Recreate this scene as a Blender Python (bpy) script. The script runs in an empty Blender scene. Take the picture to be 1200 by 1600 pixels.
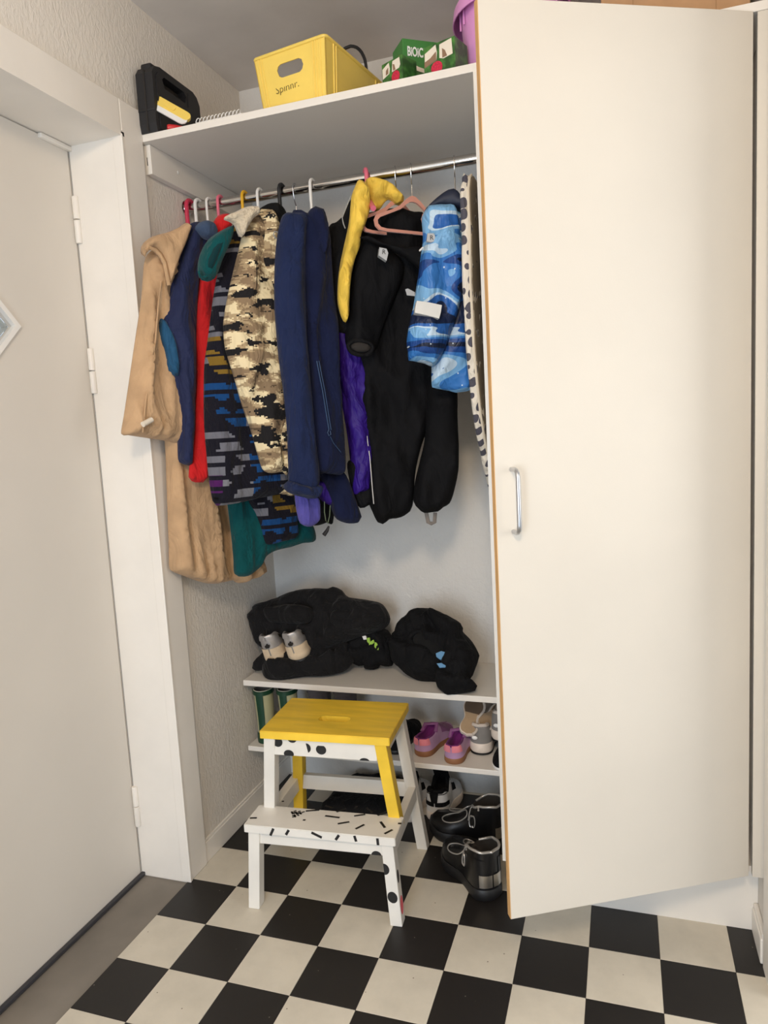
import bpy, bmesh, math, random
import numpy as np
from mathutils import Vector, Matrix, noise
from mathutils.geometry import delaunay_2d_cdt
sc = bpy.context.scene
COL = sc.collection
R = math.radians

# ---------------------------------------------------------------- camera, light, exposure
cam_d = bpy.data.cameras.new('camera'); cam = bpy.data.objects.new('camera', cam_d); COL.objects.link(cam)
cam.location = (1.17582, -1.74502, 1.23306)
cam.rotation_euler = (1.45299078, 0.0547539, 0.3194325)
cam_d.sensor_fit = 'VERTICAL'; cam_d.sensor_height = 24; cam_d.lens = 24 * 1115.69 / 1600
cam_d.clip_start = 0.02
sc.camera = cam
w = bpy.data.worlds.new('world'); sc.world = w; w.use_nodes = True
w.node_tree.nodes['Background'].inputs[0].default_value = (0.9, 0.95, 1.0, 1)
w.node_tree.nodes['Background'].inputs[1].default_value = 0.8
def area(name, loc, target, size, power, col, sy=None):
    d = bpy.data.lights.new(name, 'AREA'); d.energy = power; d.color = col; d.size = size
    if sy: d.shape = 'RECTANGLE'; d.size_y = sy
    o = bpy.data.objects.new(name, d); COL.objects.link(o); o.location = loc
    o.rotation_euler = (Vector(target) - Vector(loc)).to_track_quat('-Z', 'Y').to_euler()
    return o
area('window_daylight', (0.6, -3.1, 0.95), (0.6, 0.1, 1.25), 0.7, 40, (0.74, 0.86, 1.0), 1.7)
area('side_room_daylight', (3.0, -0.75, 1.3), (0.0, -0.6, 1.1), 1.2, 18, (1.0, 0.96, 0.9), 1.6)
area('ceiling_lamp_light', (1.25, -2.35, 2.25), (1.0, -0.6, 0.2), 0.28, 25, (1.0, 0.8, 0.58))
sc.view_settings.view_transform = 'Standard'; sc.view_settings.look = 'None'
sc.view_settings.gamma = 1.0; sc.view_settings.use_curve_mapping = False
sc.view_settings.exposure = -0.12
sc.cycles.use_denoising = True
sc.cycles.max_bounces = 8

# ---------------------------------------------------------------- helpers
def srgb(r, g, b):
    f = lambda c: (c/255/12.92) if c/255 <= 0.04045 else ((c/255+0.055)/1.055)**2.4
    return (f(r), f(g), f(b), 1)
class NT:
    def __init__(s, name):
        s.m = bpy.data.materials.new(name); s.m.use_nodes = True; s.t = s.m.node_tree
        s.b = s.t.nodes['Principled BSDF']
    def n(s, typ, **kw):
        nd = s.t.nodes.new(typ)
        for k, v in kw.items():
            if hasattr(nd, k): setattr(nd, k, v)
            else: nd.inputs[k.replace('_', ' ')].default_value = v
        return nd
    def l(s, a, b): s.t.links.new(a, b)
    def ramp(s, fac, stops, const=False):
        r = s.n('ShaderNodeValToRGB'); e = r.color_ramp
        if const: e.interpolation = 'CONSTANT'
        while len(e.elements) < len(stops): e.elements.new(0.5)
        for el, (p, c) in zip(e.elements, stops): el.position = p; el.color = c
        s.l(fac, r.inputs[0]); return r.outputs[0]
    def bump(s, h, strength=0.3, dist=0.002):
        b = s.n('ShaderNodeBump', Strength=strength, Distance=dist); s.l(h, b.inputs['Height'])
        s.l(b.outputs[0], s.b.inputs['Normal'])
def mat(name, col, rough=0.5, metal=0, var=0.06, vscale=6, bump=0, bscale=200, bdist=0.002, sheen=0, coat=0, stretch=None, spec=None):
    """Procedural material: base colour with a soft noise variation and an optional fine relief."""
    t = NT(name); c = srgb(*col)
    tc = t.n('ShaderNodeTexCoord'); vec = tc.outputs['Object']
    if stretch:
        mp = t.n('ShaderNodeMapping'); mp.inputs['Scale'].default_value = stretch; t.l(vec, mp.inputs[0]); vec = mp.outputs[0]
    nz = t.n('ShaderNodeTexNoise', Scale=vscale, Detail=4.0); t.l(vec, nz.inputs['Vector'])
    lo = tuple(v*(1-var) for v in c[:3])+(1,); hi = tuple(min(1, v*(1+var)) for v in c[:3])+(1,)
    t.l(t.ramp(nz.outputs[0], [(0.3, lo), (0.7, hi)]), t.b.inputs['Base Color'])
    t.b.inputs['Roughness'].default_value = rough; t.b.inputs['Metallic'].default_value = metal
    if spec is not None: t.b.inputs['Specular IOR Level'].default_value = spec
    if sheen: t.b.inputs['Sheen Weight'].default_value = sheen; t.b.inputs['Sheen Roughness'].default_value = 0.5
    if coat: t.b.inputs['Coat Weight'].default_value = coat
    if bump:
        n2 = t.n('ShaderNodeTexNoise', Scale=bscale, Detail=3.0); t.l(vec, n2.inputs['Vector'])
        t.bump(n2.outputs[0], bump, bdist)
    return t.m
def wrinkle(t, fine, fs, fd, amt=0.9):
    tc = t.n('ShaderNodeTexCoord'); mp = t.n('ShaderNodeMapping'); mp.inputs['Scale'].default_value = (1, 1, 0.4); t.l(tc.outputs['Object'], mp.inputs[0])
    a = t.n('ShaderNodeTexNoise', Scale=24.0, Detail=3.0, Roughness=0.5, Distortion=0.8); t.l(mp.outputs[0], a.inputs['Vector'])
    b1 = t.n('ShaderNodeBump', Strength=amt, Distance=0.02); t.l(a.outputs[0], b1.inputs['Height'])
    b2 = t.n('ShaderNodeBump', Strength=fs, Distance=fd); t.l(fine, b2.inputs['Height']); t.l(b1.outputs[0], b2.inputs['Normal']); t.l(b2.outputs[0], t.b.inputs['Normal'])
def fabric(name, col, rough=0.9, sheen=0.1, bscale=350, bump=0.25, var=0.12, spec=0.2, amt=0.9):
    t = NT(name); c = srgb(*col); tc = t.n('ShaderNodeTexCoord')
    n1 = t.n('ShaderNodeTexNoise', Scale=18.0, Detail=4.0); t.l(tc.outputs['Object'], n1.inputs['Vector'])
    t.l(t.ramp(n1.outputs[0], [(0.3, tuple(v*(1-var) for v in c[:3])+(1,)), (0.7, tuple(v*(1+var) for v in c[:3])+(1,))]), t.b.inputs['Base Color'])
    t.b.inputs['Roughness'].default_value = rough; t.b.inputs['Specular IOR Level'].default_value = spec
    t.b.inputs['Sheen Weight'].default_value = sheen; t.b.inputs['Sheen Roughness'].default_value = 0.5
    n2 = t.n('ShaderNodeTexNoise', Scale=float(bscale), Detail=3.0); t.l(tc.outputs['Object'], n2.inputs['Vector'])
    wrinkle(t, n2.outputs[0], bump, 0.001, amt); return t.m
def tag(o, label=None, cat=None, group=None, kind=None):
    for k, v in (('label', label), ('category', cat), ('group', group), ('kind', kind)):
        if v: o[k] = v
    return o
def empty(name, loc, label, cat, group=None, rz=0):
    o = bpy.data.objects.new(name, None); COL.objects.link(o); o.location = loc; o.rotation_euler[2] = rz
    o.empty_display_size = 0.05
    return tag(o, label, cat, group)
class MB:
    """Collects vertices and faces for ONE mesh."""
    def __init__(s): s.v = []; s.f = []; s.uv = {}
    def add(s, vs, fs):
        b = len(s.v); s.v += [tuple(v) for v in vs]; s.f += [tuple(b+i for i in f) for f in fs]; return s
    def box(s, a, b, bev=0.0, M=None, seg=2):
        bm = bmesh.new(); bmesh.ops.create_cube(bm, size=1)
        c = [(a[i]+b[i])/2 for i in range(3)]; d = [abs(b[i]-a[i]) for i in range(3)]
        for v in bm.verts: v.co = Vector([c[i]+v.co[i]*d[i] for i in range(3)])
        if bev: bmesh.ops.bevel(bm, geom=bm.edges[:], offset=bev, segments=seg, affect='EDGES', profile=0.5)
        if M: bm.transform(M)
        bm.verts.index_update(); s.add([v.co.copy() for v in bm.verts], [[v.index for v in f.verts] for f in bm.faces]); bm.free(); return s
    def rings(s, rings, close=True, caps=True):
        n = len(rings[0]); b = len(s.v)
        for r in rings: s.v += [tuple(p) for p in r]
        for i in range(len(rings)-1):
            for j in range(n if close else n-1):
                k = (j+1) % n; s.f.append((b+i*n+j, b+i*n+k, b+(i+1)*n+k, b+(i+1)*n+j))
        if caps and close:
            s.f.append(tuple(b+j for j in range(n))[::-1]); s.f.append(tuple(b+(len(rings)-1)*n+j for j in range(n)))
        return s
    def tube(s, path, r, n=10, closed=False, flat=1.0):
        P = [Vector(p) for p in path]; m = len(P); rs = r if isinstance(r, (list, tuple)) else [r]*m
        T = []
        for i in range(m):
            a = P[i-1] if (i or closed) else P[i]; c = P[(i+1) % m] if (i < m-1 or closed) else P[i]
            T.append((c-a).normalized())
        up = Vector((0, 0, 1)) if abs(T[0].z) < 0.9 else Vector((1, 0, 0))
        nv = T[0].cross(up).normalized(); rings = []
        for i in range(m):
            nv = (nv - T[i]*nv.dot(T[i])).normalized(); bn = T[i].cross(nv)
            rings.append([P[i]+(nv*math.cos(2*math.pi*k/n)+bn*flat*math.sin(2*math.pi*k/n))*rs[i] for k in range(n)])
        if closed: rings.append(rings[0])
        return s.rings(rings, True, not closed)
    def lathe(s, prof, c=(0, 0, 0), n=24, caps=True, sx=1, sy=1):
        return s.rings([[(c[0]+r*sx*math.cos(2*math.pi*k/n), c[1]+r*sy*math.sin(2*math.pi*k/n), c[2]+z) for k in range(n)] for r, z in prof], True, caps)
    def ball(s, c, r, sx=1, sy=1, sz=1, n=12):
        m = n//2
        return s.rings([[(c[0]+r*sx*math.sin(math.pi*(i+.02)/(m+.04))*math.cos(2*math.pi*k/n), c[1]+r*sy*math.sin(math.pi*(i+.02)/(m+.04))*math.sin(2*math.pi*k/n), c[2]-r*sz*math.cos(math.pi*(i+.02)/(m+.04))) for k in range(n)] for i in range(m+1)])
    def plate(s, outline, W, T, holes=()):
        """Flat board of thickness T cut to an outline (with holes); W maps (a, b, h) to the world."""
        loops = [outline]+list(holes); vs, es = [], []
        for lp in loops:
            b = len(vs); vs += [Vector(p) for p in lp]; es += [(b+i, b+(i+1) % len(lp)) for i in range(len(lp))]
        V, E, F, *_ = delaunay_2d_cdt(vs, es, [], 1, 1e-6)
        for hl in holes:
            H = np.array(hl, float); H2 = np.roll(H, -1, 0)
            def inh(x, y):
                c = (H[:, 1] > y) != (H2[:, 1] > y); dy = np.where(H2[:, 1] == H[:, 1], 1e-9, H2[:, 1]-H[:, 1])
                return np.count_nonzero(c & (x < (H2[:, 0]-H[:, 0])*(y-H[:, 1])/dy+H[:, 0])) % 2 == 1
            F = [f for f in F if not inh(sum(V[i].x for i in f)/len(f), sum(V[i].y for i in f)/len(f))]
        n = len(V); b = len(s.v)
        s.v += [tuple(W(p.x, p.y, 0)) for p in V]+[tuple(W(p.x, p.y, -T)) for p in V]
        cnt = {}
        for f in F:
            s.f.append(tuple(b+i for i in f)); s.f.append(tuple(b+n+i for i in reversed(f)))
            for i in range(len(f)):
                e = (f[i], f[(i+1) % len(f)]); cnt[e] = 1
        for (i, j) in cnt:
            if (j, i) not in cnt: s.f.append((b+j, b+i, b+n+i, b+n+j))
        return s
    def build(s, name, m, parent=None, smooth=True, angle=35, mesh=None):
        me = mesh or bpy.data.meshes.new(name)
        if mesh is None:
            me.from_pydata(s.v, [], s.f); me.update()
            bm = bmesh.new(); bm.from_mesh(me); bmesh.ops.recalc_face_normals(bm, faces=bm.faces[:]); bm.to_mesh(me); bm.free()
            if smooth:
                me.polygons.foreach_set('use_smooth', [True]*len(me.polygons))
                if angle < 180:
                    try: me.set_sharp_from_angle(angle=R(angle))
                    except Exception: pass
            if m: me.materials.append(m)
        o = bpy.data.objects.new(name, me); COL.objects.link(o)
        if parent: o.parent = parent; o.matrix_parent_inverse = Matrix.Translation(-parent.location) if parent.rotation_euler[2] == 0 else parent_inv(parent)
        return o
def parent_inv(p): return (Matrix.Translation(p.location) @ p.rotation_euler.to_matrix().to_4x4()).inverted()
def catmull(P, step, closed=True):
    P = [np.array(p, float) for p in P]; n = len(P); out = []
    for i in range(n if closed else n-1):
        p0, p1, p2, p3 = (P[(i+k) % n] if closed else P[min(max(i+k, 0), n-1)] for k in (-1, 0, 1, 2))
        m = max(1, int(np.linalg.norm(p2-p1)/step+0.5))
        for k in range(m):
            t = k/m; out.append(0.5*((2*p1)+(p2-p0)*t+(2*p0-5*p1+4*p2-p3)*t*t+(3*p1-p0-3*p2+p3)*t**3))
    if not closed: out.append(P[-1])
    return out
def frame(spec):
    O, phi, tau = Vector(spec[0]), R(spec[1]), R(spec[2])
    d1 = Vector((math.cos(phi), math.sin(phi), 0)); d2 = Vector((-math.sin(phi), math.cos(phi), 0))*math.sin(tau)+Vector((0, 0, math.cos(tau)))
    n = d1.cross(d2)
    if n.dot(Vector(cam.location)-O) < 0: n = -n
    return lambda a, b, h: O+d1*a+d2*b+n*h
def pillow(spec, name, m, parent, T=0.03, Tb=None, rad=0.035, fold=0.006, fs=(14, 4), seed=0, step=0.011, zmin=None, sharp=False, wr=0.004, ymax=None, xmin=None):
    """Padded cloth piece: an outline with thickness, rounded rims, vertical folds and fine creases."""
    W = frame(spec); Tb = T if Tb is None else Tb; fold *= 1.6; fs = (fs[0]*1.5, fs[1]*1.3); rad *= 0.8
    O = catmull(spec[3], step) if not sharp else [np.array(p) for p in spec[3]]
    O = np.array(O); rnd = random.Random(seed)
    lo, hi = O.min(0), O.max(0); pts = [Vector(p) for p in O]; n0 = len(pts)
    def inside(q):
        x, y = q; a = O; b = np.roll(O, -1, 0); c = ((a[:, 1] > y) != (b[:, 1] > y))
        xi = (b[:, 0]-a[:, 0])*(y-a[:, 1])/np.where(b[:, 1] == a[:, 1], 1e-9, b[:, 1]-a[:, 1])+a[:, 0]
        return (np.count_nonzero(c & (x < xi)) % 2) == 1
    def dist(q):
        a = O; d = np.roll(O, -1, 0)-a; w_ = np.array(q)-a
        t = np.clip((w_*d).sum(1)/np.maximum((d*d).sum(1), 1e-12), 0, 1)
        return float(np.sqrt(((w_-d*t[:, None])**2).sum(1)).min())
    dmin = step*0.4
    if not sharp:
        tg = np.roll(O, -1, 0)-np.roll(O, 1, 0); tg /= np.maximum(np.linalg.norm(tg, axis=1), 1e-9)[:, None]; nr = np.stack([-tg[:, 1], tg[:, 0]], 1)
        if 0.5*np.sum(O[:, 0]*np.roll(O[:, 1], -1)-np.roll(O[:, 0], -1)*O[:, 1]) < 0: nr = -nr
        for d0 in (0.0011, 0.0042, 0.0095):
            for p in O+nr*d0:
                if inside(p) and dist(p) > d0*0.85: pts.append(Vector(p))
        dmin = 0.0095+step*0.5
    y = lo[1]; row = 0
    while y < hi[1]:
        x = lo[0]+(step*0.5 if row % 2 else 0)
        while x < hi[0]:
            q = (x+rnd.uniform(-.15, .15)*step, y+rnd.uniform(-.15, .15)*step)
            if inside(q) and dist(q) > dmin: pts.append(Vector(q))
            x += step
        y += step*0.87; row += 1
    V, E, F, *_ = delaunay_2d_cdt(pts, [(i, (i+1) % n0) for i in range(n0)], [], 1, 1e-7)
    D = [dist((p.x, p.y)) for p in V]; pr = [math.sqrt(max(0, 1-(1-min(d/rad, 1))**2)) for d in D]
    vs, uv = [], []; top = []
    for p, q in zip(V, pr):
        s3 = Vector((p.x*fs[0]+seed*7.1, p.y*fs[1], seed*3.3))
        s3.x += 0.8*noise.noise(Vector((p.x*5, p.y*5, seed+9.0)))
        fd = fold*(1.0-2.2*abs(noise.noise(s3)))*1.0+fold*0.5*noise.noise(Vector((p.x*fs[0]*2.6, p.y*fs[1]*2.6, seed+2.0)))
        if wr: fd += wr*(0.5-abs(noise.noise(Vector((p.x*22+p.y*17, p.y*24-p.x*9, seed+5.0)))))
        h = q*T+q*fd
        vs.append(W(p.x, p.y, h)); uv.append((p.x, p.y))
    idx = list(range(len(V))); back = {}
    for i, (p, q) in enumerate(zip(V, pr)):
        if q < 1e-4: back[i] = i
        else:
            back[i] = len(vs); vs.append(W(p.x, p.y, -q*Tb)); uv.append((p.x, p.y))
    if zmin is not None:
        for v in vs: v.z = max(v.z, zmin)
    if ymax is not None:
        for v in vs: v.y = min(v.y, ymax)
    if xmin is not None:
        for v in vs: v.x = max(v.x, xmin)
    fs_ = [tuple(f) for f in F]+[tuple(back[i] for i in reversed(f)) for f in F]
    fs_ = [f for f in fs_ if len(set(f)) == len(f)]
    mb = MB(); mb.add(vs, fs_); o = mb.build(name, m, parent, angle=180)
    ul = o.data.uv_layers.new(name='UVMap'); lv = np.empty(len(o.data.loops), dtype=np.int32); o.data.loops.foreach_get('vertex_index', lv)
    ul.data.foreach_set('uv', np.array(uv, dtype=np.float32)[lv].ravel())
    return o
def text_mesh(txt, name, size, M, m, parent, ext=0.0003, bold=0.0):
    cu = bpy.data.curves.new('t', 'FONT'); cu.body = txt; cu.size = size; cu.extrude = ext; cu.offset = bold
    cu.align_x = 'CENTER'; cu.align_y = 'CENTER'; cu.resolution_u = 3
    o = bpy.data.objects.new('t', cu); COL.objects.link(o); dg = bpy.context.evaluated_depsgraph_get(); dg.update()
    me = bpy.data.meshes.new_from_object(o.evaluated_get(dg)); bpy.data.objects.remove(o)
    me.transform(M); me.materials.clear(); me.materials.append(m)
    return MB().build(name, m, parent, mesh=me)
def basis(o, x, y, z=None):
    x = Vector(x).normalized(); y = Vector(y); y = (y-x*y.dot(x)).normalized(); z = x.cross(y)
    M = Matrix((x, y, z)).transposed().to_4x4(); M.translation = Vector(o); return M
def dup(o, parent=None):
    c = o.copy(); COL.objects.link(c)
    if parent: c.parent = parent
    for ch in o.children: dup(ch, c)
    return c

# ---------------------------------------------------------------- materials
def plaster(name, col):
    t = NT(name); tc = t.n('ShaderNodeTexCoord'); mp = t.n('ShaderNodeMapping'); mp.inputs['Scale'].default_value = (1, 1.6, 0.8); t.l(tc.outputs['Object'], mp.inputs[0])
    a = t.n('ShaderNodeTexNoise', Scale=70.0, Detail=5.0, Roughness=0.6, Distortion=0.6); t.l(mp.outputs[0], a.inputs['Vector'])
    c = srgb(*col); b = t.n('ShaderNodeTexNoise', Scale=3.0, Detail=3.0); t.l(tc.outputs['Object'], b.inputs['Vector'])
    t.l(t.ramp(b.outputs[0], [(0.3, tuple(v*.97 for v in c[:3])+(1,)), (0.7, c)]), t.b.inputs['Base Color'])
    t.b.inputs['Roughness'].default_value = 0.75; t.bump(a.outputs[0], 0.55, 0.006); return t.m
M_wall = plaster('wall_paint_rough', (226, 219, 209)); M_back = plaster('wall_paint_back', (222, 219, 214))
M_ceil = mat('ceiling_paint', (222, 214, 206), 0.9, bump=0.1, bscale=120)
M_trim = mat('trim_paint', (232, 226, 217), 0.42, var=0.03, vscale=9, bump=0.05, bscale=60)
M_door = mat('door_paint', (216, 210, 201), 0.45, var=0.025, vscale=3)
M_lam = mat('white_laminate', (208, 201, 189), 0.42, var=0.03, vscale=3, bump=0.04, bscale=300)
M_board = mat('white_board', (229, 223, 214), 0.38, var=0.02, vscale=4)
M_edge = mat('worn_wood_edge', (205, 160, 105), 0.6, var=0.2, vscale=4, bump=0.2, bscale=40, stretch=(30, 30, 1.5))
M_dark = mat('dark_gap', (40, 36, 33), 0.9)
M_conc = mat('concrete', (128, 121, 112), 0.65, var=0.18, vscale=5, bump=0.12, bscale=90)
def tile_mat(name, col, fleck, fc):
    t = NT(name); tc = t.n('ShaderNodeTexCoord'); gm = t.n('ShaderNodeNewGeometry')
    a = t.n('ShaderNodeTexNoise', Scale=9.0, Detail=6.0, Roughness=0.65); t.l(gm.outputs['Position'], a.inputs['Vector'])
    c = srgb(*col); base = t.ramp(a.outputs[0], [(0.28, tuple(v*.86 for v in c[:3])+(1,)), (0.62, c)])
    v = t.n('ShaderNodeTexVoronoi', Scale=26.0); t.l(gm.outputs['Position'], v.inputs['Vector'])
    m = t.n('ShaderNodeMath', operation='LESS_THAN'); m.inputs[1].default_value = fleck; t.l(v.outputs['Distance'], m.inputs[0])
    mx = t.n('ShaderNodeMix', data_type='RGBA'); t.l(m.outputs[0], mx.inputs[0]); t.l(base, mx.inputs[6]); mx.inputs[7].default_value = srgb(*fc)
    t.l(mx.outputs[2], t.b.inputs['Base Color']); t.b.inputs['Roughness'].default_value = 0.5
    n2 = t.n('ShaderNodeTexNoise', Scale=160.0); t.l(gm.outputs['Position'], n2.inputs['Vector']); t.bump(n2.outputs[0], 0.08, 0.001); return t.m
M_tw = tile_mat('linoleum_white', (210, 202, 186), 0.045, (120, 108, 92)); M_tb = tile_mat('linoleum_black', (28, 24, 22), 0.04, (120, 112, 102))
M_chrome = mat('chrome', (205, 203, 200), 0.14, 1.0, var=0.02); M_steel = mat('brushed_steel', (196, 198, 202), 0.3, 1.0, var=0.03)
M_yellow = mat('yellow_paint', (236, 196, 58), 0.42, var=0.14, vscale=7, bump=0.12, bscale=30, stretch=(1, 6, 1))
M_wpaint = mat('white_furniture_paint', (228, 224, 216), 0.42, var=0.04, vscale=14, bump=0.1, bscale=60)
M_blackp = mat('black_marker', (22, 20, 20), 0.55); M_pinkp = mat('pink_paint', (226, 80, 98), 0.5)
M_blackplastic = mat('black_plastic', (26, 26, 29), 0.55, bump=0.15, bscale=500)
M_crate = mat('yellow_crate_plastic', (240, 208, 100), 0.42, var=0.05, vscale=12)
M_redplastic = mat('red_plastic', (200, 40, 42), 0.4)
M_whiteplastic = mat('white_plastic', (232, 230, 226), 0.4, var=0.02)
M_violet = mat('violet_plastic', (230, 158, 215), 0.4, var=0.04)
M_card = mat('cardboard', (188, 148, 108), 0.85, var=0.08, vscale=20, bump=0.1, bscale=90)

# ---------------------------------------------------------------- the room
TZ, CEIL, BACK = 0.156, 2.352, 0.487
X0, Y0 = 0.95*TZ, -1.97*TZ                     # a tile corner
st = lambda o: tag(o, kind='structure')
floor = st(MB().box((-0.9, -3.3, -0.06), (2.2, BACK, -0.004)).build('floor', M_conc, smooth=False))
meshes = {}
def tile(x0, x1, y0, y1, black):
    k = (round(x1-x0, 3), round(y1-y0, 3), black)
    mb = MB()
    if k not in meshes:
        a, b = (x1-x0)/2-0.0003, (y1-y0)/2-0.0003
        mb.box((-a, -b, -0.004), (a, b, 0), 0.0006, seg=1)
        o = mb.build('tile', M_tb if black else M_tw, floor, smooth=False); meshes[k] = o.data
    else: o = mb.build('tile', None, floor, mesh=meshes[k])
    o.location = ((x0+x1)/2, (y0+y1)/2, 0)
for j in range(-13, 6):
    for i in range(-1, 9):
        xa, xb = max(0.001, X0+i*TZ), min(1.462, X0+(i+1)*TZ)
        ya, yb = Y0+j*TZ, min(BACK, Y0+(j+1)*TZ)
        if xb-xa > 0.01 and yb-ya > 0.01: tile(xa, xb, ya, yb, (i+j) % 2 == 1)
wl = MB()
wl.box((-0.2, -0.165, -0.004), (0, BACK+0.1, CEIL)).box((-0.2, -1.08, 2.0), (0, -0.165, CEIL)).box((-0.2, -3.3, -0.004), (0, -1.08, CEIL))
st(wl.build('wall_left', M_wall, smooth=False))
st(MB().box((0, BACK, -0.004), (1.6, BACK+0.1, CEIL)).build('wall_back', M_back, smooth=False))
st(MB().box((1.464, -0.215, -0.004), (1.6, BACK, CEIL)).box((1.464, -2.2, 2.1), (1.6, -0.215, CEIL)).box((1.464, -3.3, -0.004), (1.6, -2.2, CEIL)).build('wall_right', M_wall, smooth=False))
st(MB().box((-0.3, -3.3, CEIL), (1.7, BACK+0.1, CEIL+0.1)).build('ceiling', M_ceil, smooth=False))
# casing round the front door, its reveal and the stop the leaf closes on
tr = MB()
tr.box((0.0, -0.165, 0), (0.012, -0.08, 2.075), 0.003).box((0.0, -1.17, 1.99), (0.012, -0.165, 2.075), 0.003).box((0.0, -1.17, 0), (0.012, -1.085, 1.99), 0.003)
st(tr.build('trim_1', M_trim, smooth=False))
rv = MB().box((-0.158, -0.168, 0), (0.0125, -0.157, 1.995)).box((-0.158, -1.09, 1.985), (0.0125, -0.157, 1.998)).box((-0.158, -1.09, 0), (0.0125, -1.08, 1.995))
rv.box((-0.014, -0.1695, 0), (0.0145, -0.164, 1.99), 0.0015)
st(rv.build('trim_2', M_trim, smooth=False))
bl = MB().box((0, -0.08, 0), (0.009, BACK, 0.062), 0.002).box((0, -0.08, 0.062), (0.006, BACK, 0.07), 0.002)
st(bl.build('baseboard_left', M_trim, smooth=False))
br = MB().box((1.45, -0.113, 0), (1.464, -0.002, 0.06), 0.003).box((1.453, -0.113, 0.055), (1.464, -0.002, 0.072), 0.003)
st(br.build('baseboard_right', M_trim, smooth=False))
st(MB().box((1.4535, -0.21, 0), (1.466, -0.122, 2.1), 0.003).build('trim_3', M_trim, smooth=False))

# front door
door = st(MB().plate([(-1.075, 0.006), (-0.172, 0.006), (-0.172, 1.982), (-1.075, 1.982)], lambda a, b, h: Vector((-0.151+h, a, b)), 0.045,
                     [[(-0.615+.21, 1.512), (-0.615, 1.512+.21), (-0.615-.21, 1.512), (-0.615, 1.512-.21)]]).build('door_1', M_door, smooth=False))
def diamond(r): return [(-0.615+r, 1.512), (-0.615, 1.512+r), (-0.615-r, 1.512), (-0.615, 1.512-r)]
MB().plate(diamond(.222), lambda a, b, h: Vector((-0.144+h, a, b)), 0.012, [diamond(.205)]).build('window_frame', M_whiteplastic, door, smooth=False)
tg = NT('frosted_glass'); tg.b.inputs['Base Color'].default_value = (.9, .97, 1, 1); tg.b.inputs['Roughness'].default_value = 0.06; tg.b.inputs['Transmission Weight'].default_value = 1.0
MB().plate(diamond(.209), lambda a, b, h: Vector((-0.17+h, a, b)), 0.006).build('window_pane', tg.m, door, smooth=False)
MB().plate(diamond(.178), lambda a, b, h: Vector((-0.167+h, a, b)), 0.01, [diamond(.158)]).build('window_bar', mat('grey_lead', (110, 120, 130), 0.5), door, smooth=False)
for z0, z1 in ((1.746, 1.862), (1.364, 1.48), (0.15, 0.268)):
    zm = (z0+z1)/2
    h = MB().lathe([(0.0075, z0), (0.0085, z0+.002), (0.0085, zm-.002), (0.0075, zm-.001)], (-0.143, -0.171, 0), 14)
    h.build('hinge', M_trim, door)
    h2 = MB().lathe([(0.0085, zm+.002), (0.0085, z1-.002), (0.0075, z1)], (-0.143, -0.171, 0), 14); h2.build('hinge', M_trim, door)
MB().tube([(-0.15, -0.1655, 0.01), (-0.15, -0.1655, 1.98)], 0.0035, 6).build('door_seal', mat('grey_seal', (150, 146, 140), 0.7), door)
MB().box((-0.15, -1.075, -0.001), (-0.138, -0.16, 0.009), 0.002).build('threshold_seal', mat('seal_dark', (52, 52, 58), 0.45), door)
MB().box((-0.152, -0.27, 1.972), (-0.139, -0.166, 1.984), 0.003).build('door_catch', M_trim, door)

# ---------------------------------------------------------------- wardrobe
WX0, WX1, FR = 0.876, 1.452, -0.08
ward = empty('wardrobe', (0.74, 0.2, 0), 'built-in white wardrobe with open left bay and its single door swung ajar', 'wardrobe')
pt = MB().plate([(FR, 0.14), (0.0, 0.14), (0.0, 0.0), (BACK-.002, 0.0), (BACK-.002, 1.999), (FR, 1.999)], lambda a, b, h: Vector((WX0-h, a, b)), 0.0165)
pt.build('partition', M_board, ward, smooth=False)
MB().tube([(WX0-0.0004, -0.07, 1.16), (WX0+0.004, -0.07, 1.16)], 0.008, 16).build('hinge_hole', mat('bare_chipboard', (120, 72, 40), 0.9), ward)
MB().box((0.002, FR, 1.999), (WX1+0.01, BACK-.002, 2.017), 0.001).build('top_board', M_board, ward, smooth=False)
MB().box((0.0, -0.062, 1.925), (0.019, BACK-.002, 1.9985), 0.001).build('cleat', M_board, ward, smooth=False)
for y, z in ((-0.0615, 1.955), ): MB().box((0.007, -0.0632, z-.008), (0.0085, -0.062, z+.012)).build('screw_slot', M_dark, ward)
for y in (0.06, 0.34): MB().ball((0.019, y, 1.965), 0.005, 0.25).build('screw_cap', M_whiteplastic, ward)
rod = MB().tube([(0.004, 0.113, 1.885), (WX0-0.002, 0.113, 1.885)], 0.0125, 28).build('clothes_rail', M_chrome, ward)
MB().lathe([(0.022, 0), (0.022, 0.002), (0.016, 0.003), (0.016, 0.006), (0.0128, 0.0065)], (0, 0, 0), 24).build('rail_flange', M_chrome, rod)
fl = rod.children[0]; fl.data.transform(Matrix.Translation((0.001, 0.113, 1.885)) @ Matrix.Rotation(R(90), 4, 'Y'))
MB().box((0.0095, 0.2, 0.435), (WX0-.0005, BACK-.002, 0.4535), 0.002).build('shelf', M_board, ward, smooth=False)
MB().box((0.0095, 0.198, 0.217), (WX0-.0005, BACK-.002, 0.2335), 0.002).build('shelf', M_board, ward, smooth=False)
MB().box((WX0+.0165, 0.0, 0.0), (1.4635, 0.016, 0.184)).build('plinth', M_board, ward, smooth=False)
MB().box((WX0+.0165, FR+0.019, 0.1845), (1.4635, BACK-.002, 0.2)).build('bottom_board', M_board, ward, smooth=False)
MB().box((1.4385, FR, 0.186), (1.4625, FR+0.018, 1.998)).build('filler_strip', M_lam, ward, smooth=False)
for y in (0.07, 0.33): 
    MB().tube([(WX0-0.006, y, 0.429), (WX0+0.001, y, 0.429)], 0.003, 8).build('shelf_pin', M_steel, ward)
HX, HY = 1.431, -0.081
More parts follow.
